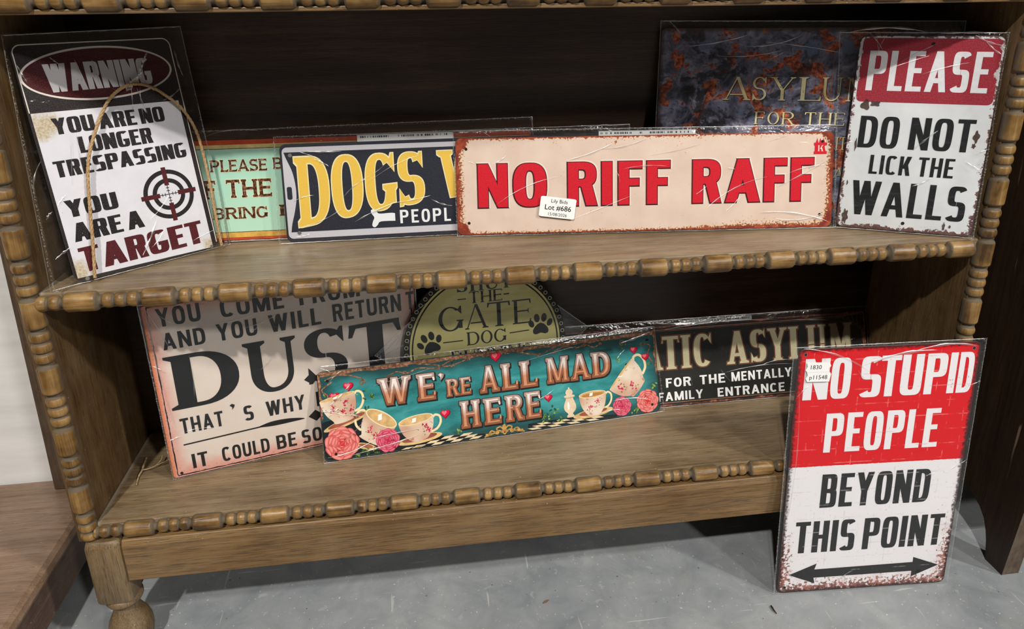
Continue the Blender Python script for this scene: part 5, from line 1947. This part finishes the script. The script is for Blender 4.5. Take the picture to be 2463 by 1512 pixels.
# ============================================================ LUNATIC ASYLUM sign
def luna():
    w, h = .400, .1003
    o = sign('tin_sign', .5074, .1168, SL, -.0119, .325, w, 'black long tin sign with cream ASYLUM and FAMILY ENTRANCE lettering, behind the red sign')
    g = G('black_rusted_face')
    uv, u, v = uvsep(g)
    d = edge_d(g, u, v, w, h)
    n = g.noise(uv, 45, 5, .65)
    n2 = g.noise(uv, 300, 3, .6)
    c = g.ramp(g.noise(uv, 10, 3), [(.3, (.016, .016, .015)), (.7, (.032, .032, .030))])
    m = g.sub(g.add(g.add(.0004, g.mul(g.sm(u, .34, .40), .003)), g.mul(g.sub(n, .42), .012)), d)
    c = g.mix(g.sm(m, -.001, .001), c, g.ramp(n2, [(.3, (.10, .022, .016)), (.5, (.24, .06, .04)), (.68, (.42, .22, .14))]))
    c = g.mix(g.mul(g.sm(n2, .68, .71), .6), c, (.14, .10, .08))
    FACE = g.done(c, .30)
    p = plate(o, rr_pts(0, 0, 400, 100.3, 5), w, FACE, TINB)
    TAN = plain('tan_keyline', (.30, .15, .085), .4, .3, 100)
    CRM = speckled('cream_print', (.52, .47, .30), (.42, .38, .24), 500, .55, .36, .5)
    OUT = plain('brown_letter_outline', (.15, .062, .035), .4)
    WHP = plain('raised_white_print', (.78, .78, .76), .3)
    a = Art(w)
    for p0, p1 in (((4, 95.4), (373, 95.4)), ((4, 4.2), (396, 4.2)), ((396, 4.2), (396, 72)), ((4, 4.2), (4, 95.4))):
        a.stroke([p0, p1], .9, TAN, 1)
    a.stroke([(4, 93.8), (371, 93.8)], .35, TAN, 1)
    a.build('keyline', p)
    a = Art(w)
    for pts in ([(372, 97), (369, 94), (371, 90.5), (375, 91), (374, 94)], [(376, 96), (378, 89), (382, 87.5), (383, 91)], [(382, 96.5), (383, 87), (388, 83), (389.5, 87)], [(388, 96.5), (388, 84), (392, 78), (394.5, 82)], [(394, 95), (392, 80), (395, 73), (397.5, 76), (396, 79)], [(371, 96.5), (384, 97), (396, 96)], [(397, 96), (398, 84), (397, 74)]):
        s_ = spline(pts, 8)
        n_ = len(s_)
        a.stroke(s_, [1.6 * (.45 + .55 * sin(pi * i / n_)) for i in range(n_)], TAN, 2)
        a.stroke(s_, [.7 * (.3 + .7 * sin(pi * i / n_)) for i in range(n_)], FACE, 3)
    a.build('corner_scroll', p)
    lets = [('N', 76, 96), ('A', 101, 123.5), ('T', 125, 147), ('I', 151.3, 160.2), ('C', 165.4, 189.5), ('A', 211, 236.2), ('S', 240.4, 262.2), ('Y', 266, 289), ('L', 294.5, 314), ('U', 319, 342), ('M', 350, 378)]
    for m, k, e in ((OUT, 3, .024), (CRM, 4, -.012)):
        a = Art(w)
        for ch, u0, u1 in lets:
            a.letter(ch, u0, u1, 45.4, 87.4, SLAB, m, k, e)
        a.build('lettering', p, label='cream ASYLUM lettering' if k == 4 else 'brown outline of the cream letters')
    a = Art(w)
    R2 = ST(.62, .17, .155, 2.4)
    for t, u0, u1, v0, v1 in (('FOR', 127.8, 160.2, 23.4, 34.7), ('THE', 172, 205, 23.6, 35), ('MENTALLY', 213.8, 294.3, 24, 35.4), ('FAMILY', 117, 175, 6.6, 17.4), ('ENTRANCE', 194.6, 284, 6.2, 17.2)):
        a.line(t, u0, u1, v0, v1, R2, WHP, 4, .01, track=.17)
    a.build('lettering', p, label='raised white lettering')
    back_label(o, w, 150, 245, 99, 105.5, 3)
    sleeve(o, w, h, ((-2, -2.0), (403, -2.0), (402.5, 107), (-2, 108.5)), 101, 4,
           [((205, 36), (296, 40), .6), ((200, 40), (212, 24), .6), ((130, 96), (280, 97.5), .7), ((300, 96), (350, 92), .6), ((160, 35), (162, 22), .5), ((255, 42), (296, 45), .8), ((120, 104), (200, 105), .5)], puff=1.0)
    return o


luna()

# ============================================================ dry stalk on the bottom shelf
g = G('dry_straw')
n = g.noise(g.coord('Object'), 300, 3)
STRAW = g.done(g.ramp(n, [(.3, (.20, .13, .06)), (.7, (.42, .31, .17))]), .8)
b = MB()
z0 = Z_LOW + .0012
b.tube([(x, y, z0 + dz) for x, y, dz in spline([(.0262, .1005, .0035), (.0268, .0930, .0028), (.0272, .0855, .0022), (.0278, .0790, .0015), (.0272, .0730, .0006), (.0282, .0650, .0003), (.0300, .0560, .0004)], 5)], [.0013] * 12 + [.0010] * 10 + [.0008] * 9, STRAW, 7)
b.tube([(x, y, z0 + dz) for x, y, dz in spline([(.0275, .0800, .0015), (.0345, .0815, .0018), (.0410, .0850, .0028), (.0445, .0930, .0045), (.0440, .0985, .0060)], 5)], .0006, STRAW, 6)
b.tube([(x, y, z0 + dz) for x, y, dz in spline([(.0405, .0848, .0026), (.0460, .0870, .0035), (.0520, .0915, .0040)], 5)], .0004, STRAW, 5)
tag(b.build('dry_stalk', smooth=True), 'small forked dry stalk lying on the bottom shelf beside the DUST sign', 'twig')

b = MB()
b.tube([(.7090, -.0460, .0012), (.7086, -.0490, .0020), (.7088, -.0530, .0016), (.7100, -.0570, .0010)], [.0008, .0010, .0009, .0005], plain('dark_stalk', (.04, .022, .012), .8), 6)
tag(b.build('dry_stalk', smooth=True), 'tiny dark stalk lying on the grey floor in front of the red and white sign', 'twig')

b = MB()
FLK = plain('brown_flake', (.20, .10, .05), .8, .3, 300)
vs, fs = [], []
for i in range(7):
    for j in range(4):
        vs.append((.4575 + i * .0011 + .0004 * (j % 2), -.0058 + i * .0006 + (j - 1.5) * .0011 * sin(pi * (i + .5) / 7), .0008 + .0007 * ((j - 1.5) / 1.5) ** 2 + .0003 * (i % 2)))
for i in range(6):
    for j in range(3):
        fs.append((i * 4 + j, i * 4 + j + 1, (i + 1) * 4 + j + 1, (i + 1) * 4 + j))
b.mesh(vs, fs, FLK)
o = b.build('dry_flake', smooth=True)
sd = o.modifiers.new('thickness', 'SOLIDIFY'); sd.thickness = .0004
tag(o, 'tiny curled brown flake lying on the grey floor in front of the bookcase', 'flake')
